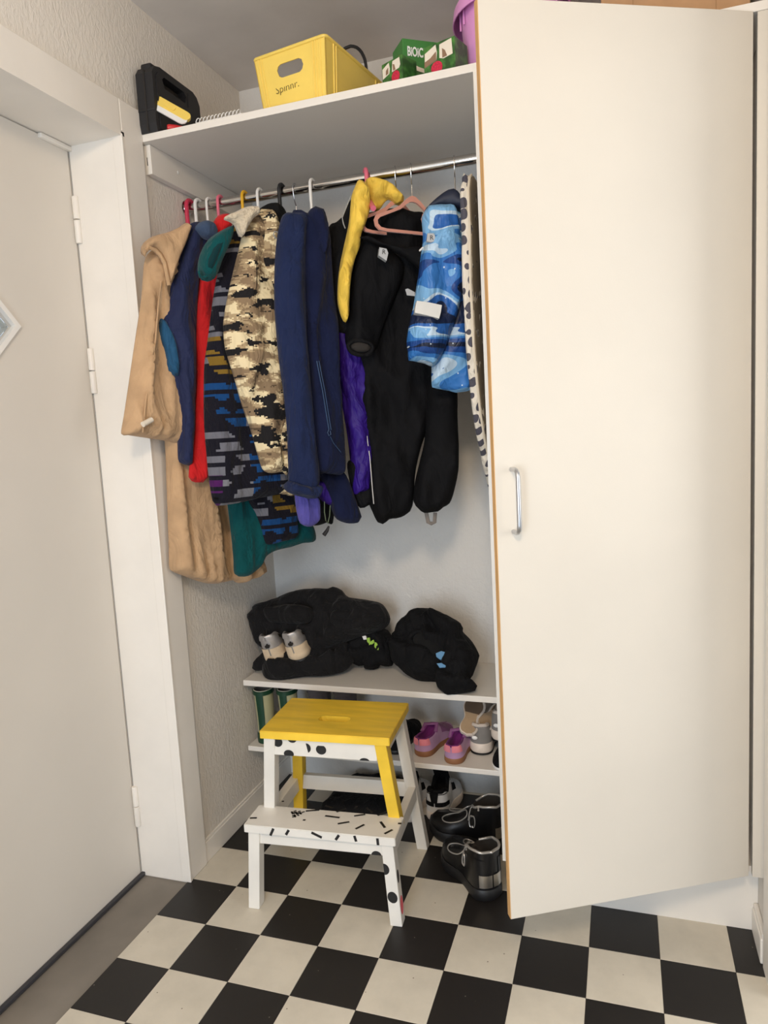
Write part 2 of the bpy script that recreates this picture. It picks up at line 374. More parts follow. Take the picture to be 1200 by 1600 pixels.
dd = Vector((0.937-HX, -0.352-HY, 0)).normalized(); dn = Vector((0.27, -0.49, 0)).normalized(); DL = 0.563
DM = Matrix(((dd.x, dn.x, 0, HX), (dd.y, dn.y, 0, HY), (0, 0, 1, 0), (0, 0, 0, 1)))
wd = MB().box((0.0, -0.0185, 0.187), (DL-.0008, 0, 2.0), 0.0008, DM, 1).build('door', M_lam, ward, smooth=False)
MB().box((DL-.0012, -0.018, 0.1875), (DL, -0.0005, 1.9995), 0, DM).build('edge_strip', M_edge, wd, smooth=False)
hp = [(0.528, 0.0, 1.138), (0.528, 0.018, 1.138), (0.528, 0.026, 1.136), (0.528, 0.0315, 1.131), (0.528, 0.034, 1.122), (0.528, 0.034, 1.03), (0.528, 0.0315, 1.021), (0.528, 0.026, 1.016), (0.528, 0.018, 1.014), (0.528, 0.0, 1.014)]
MB().tube([DM @ Vector(p) for p in hp], 0.0047, 14).build('handle', M_steel, wd)
for z in (0.32, 1.1, 1.86):
    MB().box((0.005, -0.03, z-.025), (0.05, -0.0186, z+.025), 0.003, DM).build('cup_hinge', M_steel, wd)

# ---------------------------------------------------------------- step stool
SA = R(4.1); SM = Matrix.Translation((0.4325, -0.2, 0)) @ Matrix.Rotation(SA, 4, 'Z')
stool = empty('step_stool', (0.4325, -0.2, 0), 'painted wooden two-step stool with yellow top and black-dashed white step', 'stool', rz=SA)
def beam(p, q, wx, wy, top_n=None, bev=0.002):
    """A straight leg from p (foot) to q, wx by wy, cut level at both ends."""
    mb = MB(); r = []
    for c in (p, q): r.append([SM @ Vector((c[0]+sx*wx/2, c[1]+sy*wy/2, c[2])) for sx, sy in ((-1, -1), (1, -1), (1, 1), (-1, 1))])
    mb.rings(r)
    bm = bmesh.new(); vs = [bm.verts.new(v) for v in mb.v]
    for f in mb.f: bm.faces.new([vs[i] for i in f])
    bmesh.ops.bevel(bm, geom=bm.edges[:], offset=bev, segments=2, affect='EDGES', profile=0.5)
    bm.verts.index_update(); mb.v = [tuple(v.co) for v in bm.verts]; mb.f = [[v.index for v in f.verts] for f in bm.faces]; bm.free(); return mb
ZT, ZS = 0.465, 0.235
tp = MB(); sl = [(0.01+x, y) for x, y in ((-.044, .141), (-.04, .131), (-.03, .127), (.03, .127), (.04, .131), (.044, .141), (.044, .147), (.04, .157), (.03, .161), (-.03, .161), (-.04, .157), (-.044, .147))]
def rrect(x0, y0, x1, y1, r=0.004):
    o = []
    for cx, cy, a in ((x1-r, y0+r, -90), (x1-r, y1-r, 0), (x0+r, y1-r, 90), (x0+r, y0+r, 180)):
        o += [(cx+r*math.cos(R(a+t)), cy+r*math.sin(R(a+t))) for t in (0, 30, 60, 90)]
    return o
tp.plate(rrect(-0.165, 0.046, 0.186, 0.276), lambda a, b, h: SM @ Vector((a, b, ZT-.0015+h)), 0.019, [sl]).plate(rrect(-0.1635, 0.0475, 0.1845, 0.2745), lambda a, b, h: SM @ Vector((a, b, ZT+h)), 0.0016, [sl])
tag(tp.build('seat_board', M_yellow, stool, smooth=False), 'yellow top board with a slot')
sb = MB().plate(rrect(-0.202, -0.012, 0.202, 0.088), lambda a, b, h: SM @ Vector((a, b, ZS-.0015+h)), 0.019).plate(rrect(-0.2005, -0.0105, 0.2005, 0.0865), lambda a, b, h: SM @ Vector((a, b, ZS+h)), 0.0016)
step = sb.build('step_board', M_wpaint, stool, smooth=False)
LT = ZT-0.0205; LS = ZS-0.0205
legs = [((-0.192, 0.006, 0), (-0.178, 0.012, LS), M_wpaint), ((0.192, 0.006, 0), (0.178, 0.012, LS), M_wpaint),
        ((-0.192, 0.335, 0), (-0.138, 0.255, LT), M_yellow), ((0.193, 0.335, 0), (0.158, 0.255, LT), M_wpaint),
        ((-0.176, 0.101, 0.176), (-0.14, 0.066, LT), M_wpaint), ((0.180, 0.101, 0.2), (0.160, 0.066, LT), M_yellow)]
lo = []
for p, q, m in legs: lo.append(beam(p, q, 0.031, 0.033).build('leg', m, stool, smooth=False))
tag(lo[2], 'yellow rear leg'); tag(lo[5], 'yellow upper front leg')
def rail(a, b, wx=None): return MB().box(a, b, 0.0015, SM)
ap = rail((-0.132, 0.056, 0.397), (0.148, 0.076, LT)).build('apron', M_wpaint, stool, smooth=False)
rail((-0.13, 0.245, 0.397), (0.15, 0.265, LT)).build('apron', M_wpaint, stool, smooth=False)
for x in (-0.148, 0.15): rail((x-.001, 0.08, 0.4), (x+.017, 0.245, LT)).build('apron', M_wpaint, stool, smooth=False)
la = rail((-0.166, 0.002, 0.178), (0.166, 0.02, LS)).build('apron', M_wpaint, stool, smooth=False)
rail((-0.168, 0.288, 0.178), (0.165, 0.306, 0.222)).build('stretcher', M_wpaint, stool, smooth=False)
rail((-0.192, 0.02, 0.172), (-0.166, 0.31, 0.214)).build('side_rail', M_wpaint, stool, smooth=False)
rail((0.17, 0.02, 0.172), (0.192, 0.31, 0.214)).build('side_rail', M_wpaint, stool, smooth=False)
# painted dashes on the step, blots on the rails and legs: flat paint, one mesh each
def dashes(name, items, W, m, parent, wd_=0.0068):
    mb = MB()
    for (ax, ay), (bx, by) in items:
        d = Vector((bx-ax, by-ay)).normalized(); n = Vector((-d.y, d.x))*wd_/2; a = Vector((ax, ay)); b = Vector((bx, by))
        mb.add([W(p.x, p.y, 0.0002) for p in (a+n, a-n, b-n, b+n)], [(0, 1, 2, 3)])
    return tag(mb.build(name, m, parent, smooth=False), kind='stuff')
ax_ = lambda l: [(SM.inverted() @ Vector((x, y, ZS))).to_2d() for x, y in l]
raw = [(0.365,-0.13),(0.399,-0.117),(0.425,-0.14),(0.466,-0.14),(0.405,-0.093),(0.431,-0.1),(0.447,-0.116),(0.467,-0.095),(0.5,-0.124),(0.526,-0.11),(0.518,-0.079),(0.542,-0.099),(0.559,-0.108),(0.577,-0.084),(0.472,-0.168),(0.498,-0.153),(0.525,-0.18),(0.54,-0.156),(0.576,-0.134),(0.596,-0.158),(0.603,-0.184),(0.617,-0.162),(0.351,-0.087),(0.369,-0.106),(0.489,-0.09),(0.489,-0.076),(0.234,-0.195),(0.252,-0.19),(0.279,-0.099),(0.285,-0.097),(0.376,-0.172),(0.383,-0.171),(0.622,-0.132),(0.631,-0.13)]
q = ax_(raw); dashes('step_dashes', [(q[i], q[i+1]) for i in range(0, len(q), 2)], lambda a, b, h: SM @ Vector((a, b, ZS+.0004+h)), M_blackp, stool)
fr = [(-0.128, .212, -.118, .226+.006), (-.085, .218, -.076, .232), (-.015, .231, .012, .22), (.048, .217, .058, .231), (.102, .218, .098, .233), (.158, .214, .157, .232)]
dashes('edge_dashes', [((a, b), (c, d)) for a, b, c, d in fr], lambda a, b, h: SM @ Vector((a, -0.0124-h, b)), M_blackp, stool)
tri = [(-.1, .066), (-.094, .067), (-.088, .066), (-.082, .067), (-.076, .066), (-.07, .066), (-.086, .05), (-.09, .058), (-.098, .062), (-.092, .06), (-.086, .062), (-.08, .06), (-.074, .062), (-.094, .055), (-.088, .053), (-.082, .055), (-.078, .054), (-.09, .047), (-.084, .046), (-.087, .04)]
dashes('triangle_print', [((x, y), (x+.006, y+(.006 if i % 2 else -.004))) for i, (x, y) in enumerate(tri)], lambda a, b, h: SM @ Vector((a, b, ZS+.0004+h)), M_blackp, stool, 0.005)
def blots(name, items, W, m, parent):
    mb = MB()
    for cx, cy, rx, ry, a0, a1, lo_, hi_ in items:
        pts = [(cx+rx*math.cos(R(a0+(a1-a0)*k/20)), cy+ry*math.sin(R(a0+(a1-a0)*k/20))) for k in range(21)]
        pts = [(min(max(x, lo_[0]), hi_[0]), min(max(y, lo_[1]), hi_[1])) for x, y in pts]
        mb.add([W(x, y, 0.0003) for x, y in pts], [tuple(range(21))])
    return tag(mb.build(name, m, parent, smooth=False), kind='stuff')
AL, AH = (-0.132, 0.397), (0.148, LT)
blots('apron_blots', [(-.119, .433, .0135, .0135, 0, 350, AL, AH), (-.078, .445, .013, .012, 0, 350, AL, AH), (-.09, .402, .014, .011, 0, 350, AL, AH), (-.04, .421, .012, .013, -70, 95, AL, AH), (0.0, .419, .014, .013, 125, 415, AL, AH), (.115, .396, .013, .008, 0, 350, AL, AH)],
      lambda a, b, h: SM @ Vector((a, 0.0556-h, b)), M_blackp, stool)
blots('lower_apron_blot', [(.148, .178, .013, .011, 0, 350, (-.166, .178), (.166, LS))], lambda a, b, h: SM @ Vector((a, 0.0016-h, b)), M_blackp, stool)
W5 = lambda a, b, h: SM @ Vector((0.192+a-b*.014/LS, 0.006-.0166+b*.006/LS-h, b))
blots('leg_blots', [(-.014, .148, .013, .0145, -95, 95, (-.0153, 0), (.0153, .3)), (-.001, .076, .0128, .015, 0, 350, (-.0153, 0), (.0153, .3))], W5, M_blackp, lo[1])
W6 = lambda a, b, h: SM @ Vector((0.192+.0156-b*.014/LS+h, 0.006+a+b*.006/LS, b))
blots('leg_side_blot', [(-.004, .125, .008, .017, 0, 350, (-.0153, 0), (.0153, .3))], W6, M_blackp, lo[1])
blots('pink_leg_blot', [(0.0, .048, .0125, .024, 0, 350, (-.0153, 0), (.0153, .3))], W6, M_pinkp, lo[1])

# ---------------------------------------------------------------- printed and knitted cloths
def cloth_base(name, rough=0.9, sheen=0.15, bs=350, bst=0.25):
    t = NT(name); t.b.inputs['Roughness'].default_value = rough; t.b.inputs['Sheen Weight'].default_value = sheen; t.b.inputs['Specular IOR Level'].default_value = 0.2
    uv = t.n('ShaderNodeTexCoord').outputs['UV']
    n2 = t.n('ShaderNodeTexNoise', Scale=float(bs)); t.l(uv, n2.inputs['Vector']); wrinkle(t, n2.outputs[0], bst, 0.001)
    return t, uv
def snapped(t, uv, s, scale):
    a = t.n('ShaderNodeVectorMath', operation='SNAP'); t.l(uv, a.inputs[0]); a.inputs[1].default_value = s
    m = t.n('ShaderNodeMapping'); m.inputs['Scale'].default_value = scale; t.l(a.outputs[0], m.inputs[0]); return m.outputs[0]
def nz(t, vec, scale, detail=2.0, dist=0.0, rough=0.5):
    n = t.n('ShaderNodeTexNoise', Scale=scale, Detail=detail, Distortion=dist, Roughness=rough); t.l(vec, n.inputs['Vector']); return n.outputs[0]
def mixc(t, f, a, b):
    m = t.n('ShaderNodeMix', data_type='RGBA'); t.l(f, m.inputs[0])
    for s_, v in ((6, a), (7, b)):
        if isinstance(v, tuple): m.inputs[s_].default_value = v
        else: t.l(v, m.inputs[s_])
    return m.outputs[2]
def math1(t, op, a, b):
    m = t.n('ShaderNodeMath', operation=op)
    for i, v in ((0, a), (1, b)):
        if isinstance(v, (int, float)): m.inputs[i].default_value = v
        else: t.l(v, m.inputs[i])
    return m.outputs[0]
def camo():
    t, uv = cloth_base('digital_camouflage', 0.85, 0.05)
    v = snapped(t, uv, (.003, .003, 1), (1, 1.8, 1)); v2 = snapped(t, uv, (.003, .003, 1), (1.0, 2.2, 1))
    f = nz(t, v, 15.0, 5.0, 0.3, 0.62)
    base = t.ramp(f, [(0, srgb(88, 72, 55)), (0.36, srgb(136, 114, 88)), (0.47, srgb(172, 150, 116)), (0.52, srgb(226, 208, 168))], True)
    mp = t.n('ShaderNodeMapping'); mp.inputs['Location'].default_value = (3.1, 7.7, 0); t.l(v2, mp.inputs[0])
    k = math1(t, 'GREATER_THAN', nz(t, mp.outputs[0], 13.0, 5.0, 0.2, 0.6), 0.55)
    t.l(mixc(t, k, base, srgb(28, 26, 27)), t.b.inputs['Base Color']); return t.m
def knit():
    t, uv = cloth_base('jacquard_knit', 0.95, 0.05, 260, 0.7)
    se = t.n('ShaderNodeSeparateXYZ'); t.l(uv, se.inputs[0])
    # rows of blocks: stepped, alternating with dark stripes, one colour per band
    va = snapped(t, uv, (.007, .0055, 1), (1, 1, 1)); sa = t.n('ShaderNodeSeparateXYZ'); t.l(va, sa.inputs[0])
    band = snapped(t, uv, (.085, .115, 1), (1, 1, 1)); wn = t.n('ShaderNodeTexWhiteNoise', noise_dimensions='2D'); t.l(band, wn.inputs['Vector'])
    col = t.ramp(wn.outputs['Value'], [(0, srgb(104, 104, 112)), (0.34, srgb(18, 62, 112)), (0.54, srgb(112, 112, 118)), (0.76, srgb(118, 92, 34)), (0.9, srgb(72, 24, 82))], True)
    mp = t.n('ShaderNodeMapping'); mp.inputs['Scale'].default_value = (20, 26, 1); t.l(va, mp.inputs[0])
    a = nz(t, mp.outputs[0], 1.0, 0.0); stripe = math1(t, 'FRACT', math1(t, 'MULTIPLY', sa.outputs[1], 33.0), 0)
    m = math1(t, 'MULTIPLY', math1(t, 'GREATER_THAN', a, 0.47), math1(t, 'GREATER_THAN', stripe, 0.3))
    t.l(mixc(t, m, srgb(20, 19, 29), col), t.b.inputs['Base Color']); return t.m
def bluewave():
    t, uv = cloth_base('blue_landscape_print', 0.45, 0.0, 200, 0.1); t.b.inputs['Specular IOR Level'].default_value = 0.4
    mp = t.n('ShaderNodeMapping'); mp.inputs['Scale'].default_value = (4.2, 9, 1); mp.inputs['Rotation'].default_value = (0, 0, 0.25); t.l(uv, mp.inputs[0])
    f = nz(t, mp.outputs[0], 1.0, 1.5, 0.9)
    c = t.ramp(f, [(0, srgb(16, 26, 52)), (0.36, srgb(26, 66, 132)), (0.43, srgb(52, 116, 188)), (0.485, srgb(120, 172, 216)), (0.535, srgb(190, 212, 230)), (0.56, srgb(40, 96, 170)), (0.63, srgb(20, 34, 66))], True)
    v = t.n('ShaderNodeTexVoronoi', Scale=42.0); t.l(uv, v.inputs['Vector'])
    k = math1(t, 'LESS_THAN', v.outputs['Distance'], 0.085)
    t.l(mixc(t, k, c, srgb(200, 214, 226)), t.b.inputs['Base Color']); return t.m
def leafy():
    t, uv = cloth_base('leaf_print_cotton', 0.85, 0.05)
    tc = t.n('ShaderNodeTexCoord'); se = t.n('ShaderNodeSeparateXYZ'); t.l(tc.outputs['Object'], se.inputs[0])
    cb = t.n('ShaderNodeCombineXYZ'); t.l(math1(t, 'MULTIPLY', math1(t, 'ADD', se.outputs[0], se.outputs[1]), 38.0), cb.inputs[0]); t.l(math1(t, 'MULTIPLY', se.outputs[2], 34.0), cb.inputs[1])
    v = t.n('ShaderNodeTexVoronoi', Scale=1.0, Randomness=0.4); t.l(cb.outputs[0], v.inputs['Vector'])
    k = math1(t, 'LESS_THAN', v.outputs['Distance'], 0.42)
    t.l(mixc(t, k, srgb(226, 218, 204), srgb(84, 82, 92)), t.b.inputs['Base Color']); return t.m
M_camo, M_knit, M_bwave, M_leaf = camo(), knit(), bluewave(), leafy()
M_camel = fabric('camel_wool', (186, 152, 116), sheen=0.1, amt=.5); M_navy = fabric('navy_softshell', (30, 37, 70), 0.7); M_blue = fabric('petrol_blue_cloth', (30, 78, 112), 0.7)
M_slate = fabric('slate_cloth', (62, 78, 104)); M_red = fabric('red_fleece', (196, 32, 34)); M_teal = fabric('teal_fleece', (0, 68, 70), sheen=0.1)
M_sherpa = mat('sherpa_pile', (205, 190, 165), 1.0, var=0.12, vscale=60, bump=1.0, bscale=120, bdist=0.006, sheen=0.3)
M_black = fabric('black_cloth', (15, 15, 17), 0.85, 0); M_black2 = fabric('black_nylon', (17, 17, 19), 0.78, 0, 250, 0.1, spec=.12, amt=.4); M_jersey = fabric('black_jersey', (23, 22, 23), 0.9, .05)
M_fleece = fabric('navy_fleece', (28, 38, 70), 1.0, 0.06, 260, 0.5); M_fleece2 = fabric('dark_navy_fleece', (22, 28, 56), 1.0, 0.05)
M_violetcloth = fabric('violet_lining', (82, 76, 152), 0.8); M_purple = fabric('purple_nylon', (48, 24, 118), 0.5, 0, 200, 0.1); M_lemon = fabric('yellow_quilted_lining', (232, 194, 78), 0.6, 0.05)
M_grey = mat('reflective_grey', (176, 178, 180), 0.4); M_greyt = mat('grey_elastic', (120, 112, 106), 0.8); M_cord = mat('grey_cord', (150, 152, 152), 0.6)
M_pink = mat('pink_plastic', (222, 108, 130), 0.35); M_rose = mat('rose_red_plastic', (196, 48, 78), 0.35); M_peach = mat('peach_velvet', (216, 150, 130), 0.8, sheen=0.4)
M_yplastic = mat('yellow_plastic', (226, 172, 30), 0.4); M_zip = mat('navy_zip', (40, 66, 100), 0.5)

# ---------------------------------------------------------------- hangers on the rail
def hanger(x, m, name, label, r=0.0042, half=0.15, yaw=0.0, drop=0.075, zs=1.80, body=None, wire=False):
    t = empty(name, (x, 0.113, zs-drop), label, 'hanger', 'clothes hangers on the rail')
    c = Vector((x, 0.113, 1.885)); rr = 0.0142/max(.3, math.cos(yaw))+r; d = Vector((math.sin(yaw), -math.cos(yaw), 0)); p = []
    p.append(c+d*(0.0 if wire else rr*0.92)+Vector((0, 0, zs-1.885)))
    if wire: p += [c+Vector((0, 0, -0.042)), c+d*rr*0.7+Vector((0, 0, -0.028))]
    else: p += [c+d*rr+Vector((0, 0, -0.03))]
    for a in range(0, 200, 20): p.append(c+d*rr*math.cos(R(a))+Vector((0, 0, (0.0138+r)*math.sin(R(a)))))
    MB().tube(p, r, 10).build('hook', M_steel if wire else m, t)
    q = []
    for k in range(-8, 9):
        u = k/8; q.append(c+d*half*u+Vector((0, 0, zs-1.885-drop*abs(u)**1.5+0.002)))
    MB().tube(q, r*1.25 if not wire else 0.005, 10).build('shoulder_bar', m, t)
    return t
hanger(0.0155, M_rose, 'coat_hanger', 'rose-red plastic hanger nearest the left wall', 0.0062)
hanger(0.043, M_whiteplastic, 'coat_hanger', 'first white plastic hanger from the wall, right of the rose-red one', 0.0048)
hanger(0.079, M_whiteplastic, 'coat_hanger', 'thin white plastic hanger left of the pink one above the red jacket', 0.0036)
hanger(0.115, M_pink, 'coat_hanger', 'pink plastic hanger hooked above the red collar', 0.0042)
hanger(0.192, M_yplastic, 'coat_hanger', 'yellow plastic hanger above the cream pile collar', 0.0042)
hanger(0.239, M_whiteplastic, 'coat_hanger', 'white plastic hanger between the yellow and the black one', 0.004)
hanger(0.306, M_blackplastic, 'coat_hanger', 'thick black plastic hanger over the black hood', 0.0052, half=0.1)
hanger(0.345, M_whiteplastic, 'wire_hanger', 'thin steel hook between the black hanger and the navy fleece', 0.0017, half=0.1, wire=True)
hanger(0.397, M_whiteplastic, 'coat_hanger', 'white plastic hanger above the navy fleece', 0.0042, half=0.12)

# ---------------------------------------------------------------- clothes, left to right
# camel coat
g = empty('camel_coat', (0.05, 0.0, 1.0), 'long camel wool coat hanging nearest the wall, white toggle on its sleeve', 'coat', 'coats and jackets on the rail')
pillow(((0.032,-0.13,1.228),72,0,[(-0.0027,0.0835),(0.0002,-0.0002),(-0.0065,-0.1183),(-0.0169,-0.2713),(-0.0214,-0.3312),(-0.0127,-0.3468),(0.0271,-0.3689),(0.075,-0.3932),(0.1123,-0.4065),(0.1589,-0.4107),(0.195,-0.4144),(0.2112,-0.4255),(0.2833,-0.4229),(0.3061,-0.4076),(0.2834,-0.3208),(0.2467,-0.1811),(0.1833,0.0452),(0.1157,0.255),(0.0628,0.3518)]), 'body', M_camel, g, 0.024, 0.012, 0.03, 0.016, (16, 1.5), 1, xmin=0.0095)
pillow(((0.028,-0.295,1.252),78,0,[(0.1448,0.454),(0.1206,0.4219),(0.0997,0.3307),(0.0669,0.2223),(0.0315,0.1049),(0.0126,0.0432),(-0.0001,0.0004),(0.0185,-0.0034),(0.0571,-0.0096),(0.0972,-0.016),(0.1389,-0.0227),(0.1757,-0.0293),(0.1923,-0.0031),(0.1859,0.0575),(0.1782,0.1239),(0.1684,0.1891),(0.1674,0.2539),(0.1927,0.3211),(0.2249,0.4066),(0.2318,0.4645),(0.1894,0.4762)]), 'sleeve', M_camel, g, 0.032, 0.012, 0.04, 0.014, (20, 2), 2, xmin=0.0135)
pillow(((0.092,-0.19,1.697),62,0,[(-0.026,0.0088),(-0.0113,0.0243),(0.0132,0.0368),(0.0413,0.0468),(0.0742,0.0639),(0.0894,0.0754),(0.1034,0.0728),(0.0913,0.0398),(0.0739,0.0062),(0.0567,-0.027),(0.0413,-0.0598),(0.0325,-0.0793),(0.0277,-0.0581),(0.0235,-0.0308),(0.0153,-0.0102),(0.0045,-0.0009),(-0.0103,0.0018),(-0.0197,-0.0099),(-0.024,-0.021),(-0.0281,-0.0125)]), 'collar', M_camel, g, 0.02, 0.03, 0.016, 0.005, (14, 6), 3, xmin=0.0135)
MB().tube([(0.0961,-0.1766,1.623),(0.0924,-0.1941,1.558),(0.0888,-0.2112,1.48),(0.0839,-0.2341,1.401),(0.0788,-0.2578,1.331),(0.0749,-0.2766,1.253)], 0.0022, 6).build('sleeve_seam', M_camel, g)
MB().tube([(0.0885,-0.2221,1.689),(0.095,-0.2099,1.697),(0.1018,-0.1971,1.693),(0.1069,-0.1876,1.683),(0.1115,-0.1788,1.665),(0.1134,-0.1753,1.636),(0.1147,-0.1728,1.612)], 0.005, 8).build('collar_edge', M_camel, g)
bt = MB(); bq = [(0.0817,-0.2828,1.272),(0.0877,-0.2546,1.283),(0.0831,-0.276,1.265),(0.0851,-0.2669,1.277)]
bt.tube([Vector(bq[0]), Vector(bq[1])], 0.0068, 12).build('toggle', mat('horn_white', (222, 210, 192), 0.35), g)
bd = (Vector(bq[1])-Vector(bq[0])).normalized(); bm_ = (Vector(bq[1])+Vector(bq[0]))/2; bn_ = (Vector(cam.location)-bm_).normalized()
MB().ball(bm_-bd*.0025+bn_*.0062, 0.0012).ball(bm_+bd*.0025+bn_*.0062, 0.0012).build('toggle_thread', M_dark, g)

# navy softshell with the blue panel
g = empty('navy_jacket', (0.09, 0.0, 1.2), 'navy jacket with a petrol blue panel on the sleeve, right of the camel coat', 'jacket', 'coats and jackets on the rail')
pillow(((0.077,-0.15,1.439),58,0,[(0.0807,0.3314),(0.057,0.2826),(0.0379,0.2252),(0.0144,0.1567),(-0.0072,0.1062),(-0.0199,0.0786),(-0.0179,0.047),(-0.0108,0.0153),(-0.0068,-0.0328),(-0.0013,-0.1009),(0.0055,-0.1584),(0.0074,-0.213),(0.0059,-0.2661),(0.0193,-0.2738),(0.035,-0.2783),(0.0462,-0.2151),(0.0592,-0.1319),(0.075,0.0009),(0.0892,0.1164),(0.1003,0.1987),(0.1154,0.265),(0.136,0.3126),(0.1335,0.3447),(0.1052,0.349)]), 'sleeve', M_navy, g, 0.03, 0.03, 0.045, 0.01, (15, 3), 5)
pillow(((0.082,-0.158,1.438),58,0,[(-0.0171,0.0847),(-0.0074,0.0994),(0.0073,0.0763),(0.0166,0.048),(0.0212,0.0063),(0.0211,-0.0324),(0.0138,-0.0551),(0.001,-0.0455),(-0.0099,-0.0343),(-0.011,0.0073),(-0.0157,0.0469)]), 'side_panel', M_blue, g, 0.0345, 0.01, 0.024, 0.006, (15, 5), 6)
pillow(((0.172,-0.08,1.75),58,0,[(-0.0237,0.0106),(-0.0138,0.0244),(0.0062,0.0318),(0.0218,0.0276),(0.0309,0.0081),(0.0237,-0.0119),(0.002,-0.0145),(-0.0146,-0.0039)]), 'collar', M_slate, g, 0.02, 0.02, 0.015, 0.004, (14, 6), 7)
pillow(((0.032,0.03,1.455),62,0,[(0.0144,0.3148),(-0.008,0.2436),(-0.0402,0.0687),(-0.0537,-0.0709),(-0.0535,-0.2301),(-0.0237,-0.2498),(0.0143,-0.2337),(0.0378,-0.0708),(0.0814,0.2178),(0.0931,0.3427)]), 'body', M_navy, g, 0.016, 0.016, 0.03, 0.006, (14, 3), 8)

# red jacket
g = empty('red_jacket', (0.13, 0.0, 1.2), 'bright red fleece jacket squeezed between the navy jacket and the patterned knit', 'jacket', 'coats and jackets on the rail')
pillow(((0.112,-0.1,1.307),60,0,[(0.0792,0.432),(0.0612,0.3974),(0.044,0.3307),(0.0306,0.2645),(0.0177,0.1656),(0.0084,0.0663),(-0.01,-0.0332),(-0.0258,-0.1245),(-0.0343,-0.176),(-0.0262,-0.1868),(-0.0083,-0.1919),(0.0149,-0.1837),(0.0412,-0.1033),(0.0613,0.0324),(0.0844,0.2014),(0.1035,0.3692),(0.1057,0.4353)]), 'sleeve', M_red, g, 0.014, 0.014, 0.035, 0.009, (18, 3), 9)
pillow(((0.178,-0.03,1.784),58,0,[(-0.0124,-0.0173),(-0.0091,-0.0008),(0.0016,0.0167),(0.0153,0.0266),(0.0339,0.0276),(0.0441,0.016),(0.0386,-0.0043),(0.0164,-0.0234),(0.0006,-0.035),(-0.0099,-0.0299)]), 'collar', M_red, g, 0.022, 0.02, 0.018, 0.004, (14, 6), 10)

# teal coat
g = empty('teal_coat', (0.16, 0.03, 1.0), 'dark teal fleece coat whose hem hangs below the patterned knit jacket', 'coat', 'coats and jackets on the rail')
pillow(((0.143,-0.01,0.951),55,0,[(-0.0134,0.1803),(-0.0098,0.0912),(-0.0064,0.0191),(-0.005,-0.0536),(-0.0053,-0.1027),(0.0192,-0.1142),(0.0433,-0.1109),(0.0644,-0.0995),(0.0798,-0.0852),(0.0914,-0.0683),(0.1108,-0.0581),(0.1405,-0.0531),(0.1724,-0.052),(0.2119,-0.0461),(0.2564,-0.0446),(0.255,-0.0035),(0.2192,0.0471),(0.1645,0.1657),(0.0891,0.2444)]), 'body', M_teal, g, 0.02, 0.02, 0.035, 0.009, (14, 2), 11)
pillow(((0.216,-0.175,1.624),55,0,[(-0.0081,0.0357),(0.0022,0.0607),(0.0192,0.0849),(0.0388,0.1006),(0.0636,0.1155),(0.0848,0.1241),(0.0789,0.0959),(0.0625,0.0636),(0.0464,0.0346),(0.0338,0.006),(0.026,-0.0068),(0.0104,-0.0141),(-0.0059,-0.0122),(-0.0122,0.0084)]), 'hood', M_teal, g, 0.03, 0.02, 0.022, 0.006, (10, 6), 12)
pillow(((0.227,-0.178,1.638),55,0,[(-0.0073,0.0139),(0.0028,0.0357),(0.0176,0.0552),(0.039,0.0724),(0.0528,0.077),(0.0444,0.0579),(0.0285,0.0292),(0.0128,0.0006),(0.0001,-0.0125),(-0.0089,-0.0042)]), 'hood_inner_shade', fabric('teal_hood_shade', (0, 44, 48), amt=.3), g, 0.034, 0.01, 0.016, 0.003, (10, 6), 71)  # shade inside the hood, painted as a darker teal pad; the hood is solid
MB().tube([(0.2214,-0.2022,1.628),(0.2227,-0.2003,1.617),(0.2281,-0.1926,1.614),(0.2351,-0.1825,1.624),(0.2409,-0.1744,1.644),(0.2479,-0.1643,1.671),(0.258,-0.1498,1.702)], 0.004, 8).build('hood_hem', M_teal, g)

# patterned knit jacket
g = empty('knit_jacket', (0.19, 0.0, 1.1), 'dark jacquard knit jacket with blue, grey and ochre block pattern', 'jacket', 'coats and jackets on the rail')
pillow(((0.188,-0.15,1.366),60,0,[(0.1073,0.3999),(0.0761,0.3394),(0.0518,0.271),(0.0334,0.2067),(0.0187,0.1429),(0.0072,0.0952),(-0.0043,0.0475),(-0.0134,-0.0318),(-0.0186,-0.1067),(-0.0189,-0.1679),(-0.018,-0.2361),(-0.0127,-0.2957),(-0.0047,-0.3081),(0.0359,-0.3094),(0.082,-0.3061),(0.1237,-0.302),(0.1624,-0.2991),(0.2078,-0.279),(0.2392,-0.1576),(0.2478,0.0689),(0.2443,0.2726),(0.212,0.3687),(0.1609,0.4106)]), 'front', M_knit, g, 0.028, 0.022, 0.045, 0.009, (13, 2.5), 13)
pillow(((0.225,0.05,0.996),55,0,[(-0.057,0.0784),(-0.0387,0.0173),(-0.0263,-0.0241),(-0.0194,-0.0615),(-0.0063,-0.0743),(0.035,-0.0709),(0.0729,-0.0687),(0.0861,-0.063),(0.0896,0.008),(0.0947,0.0727),(0.0288,0.1064)]), 'back', M_knit, g, 0.02, 0.02, 0.025, 0.006, (13, 3), 14)
MB().tube([(0.194,-0.1796,1.079),(0.2092,-0.1532,1.075),(0.2374,-0.1044,1.079),(0.2618,-0.0622,1.083),(0.2809,-0.0291,1.086)], 0.003, 6).build('hem_seam', M_black, g)

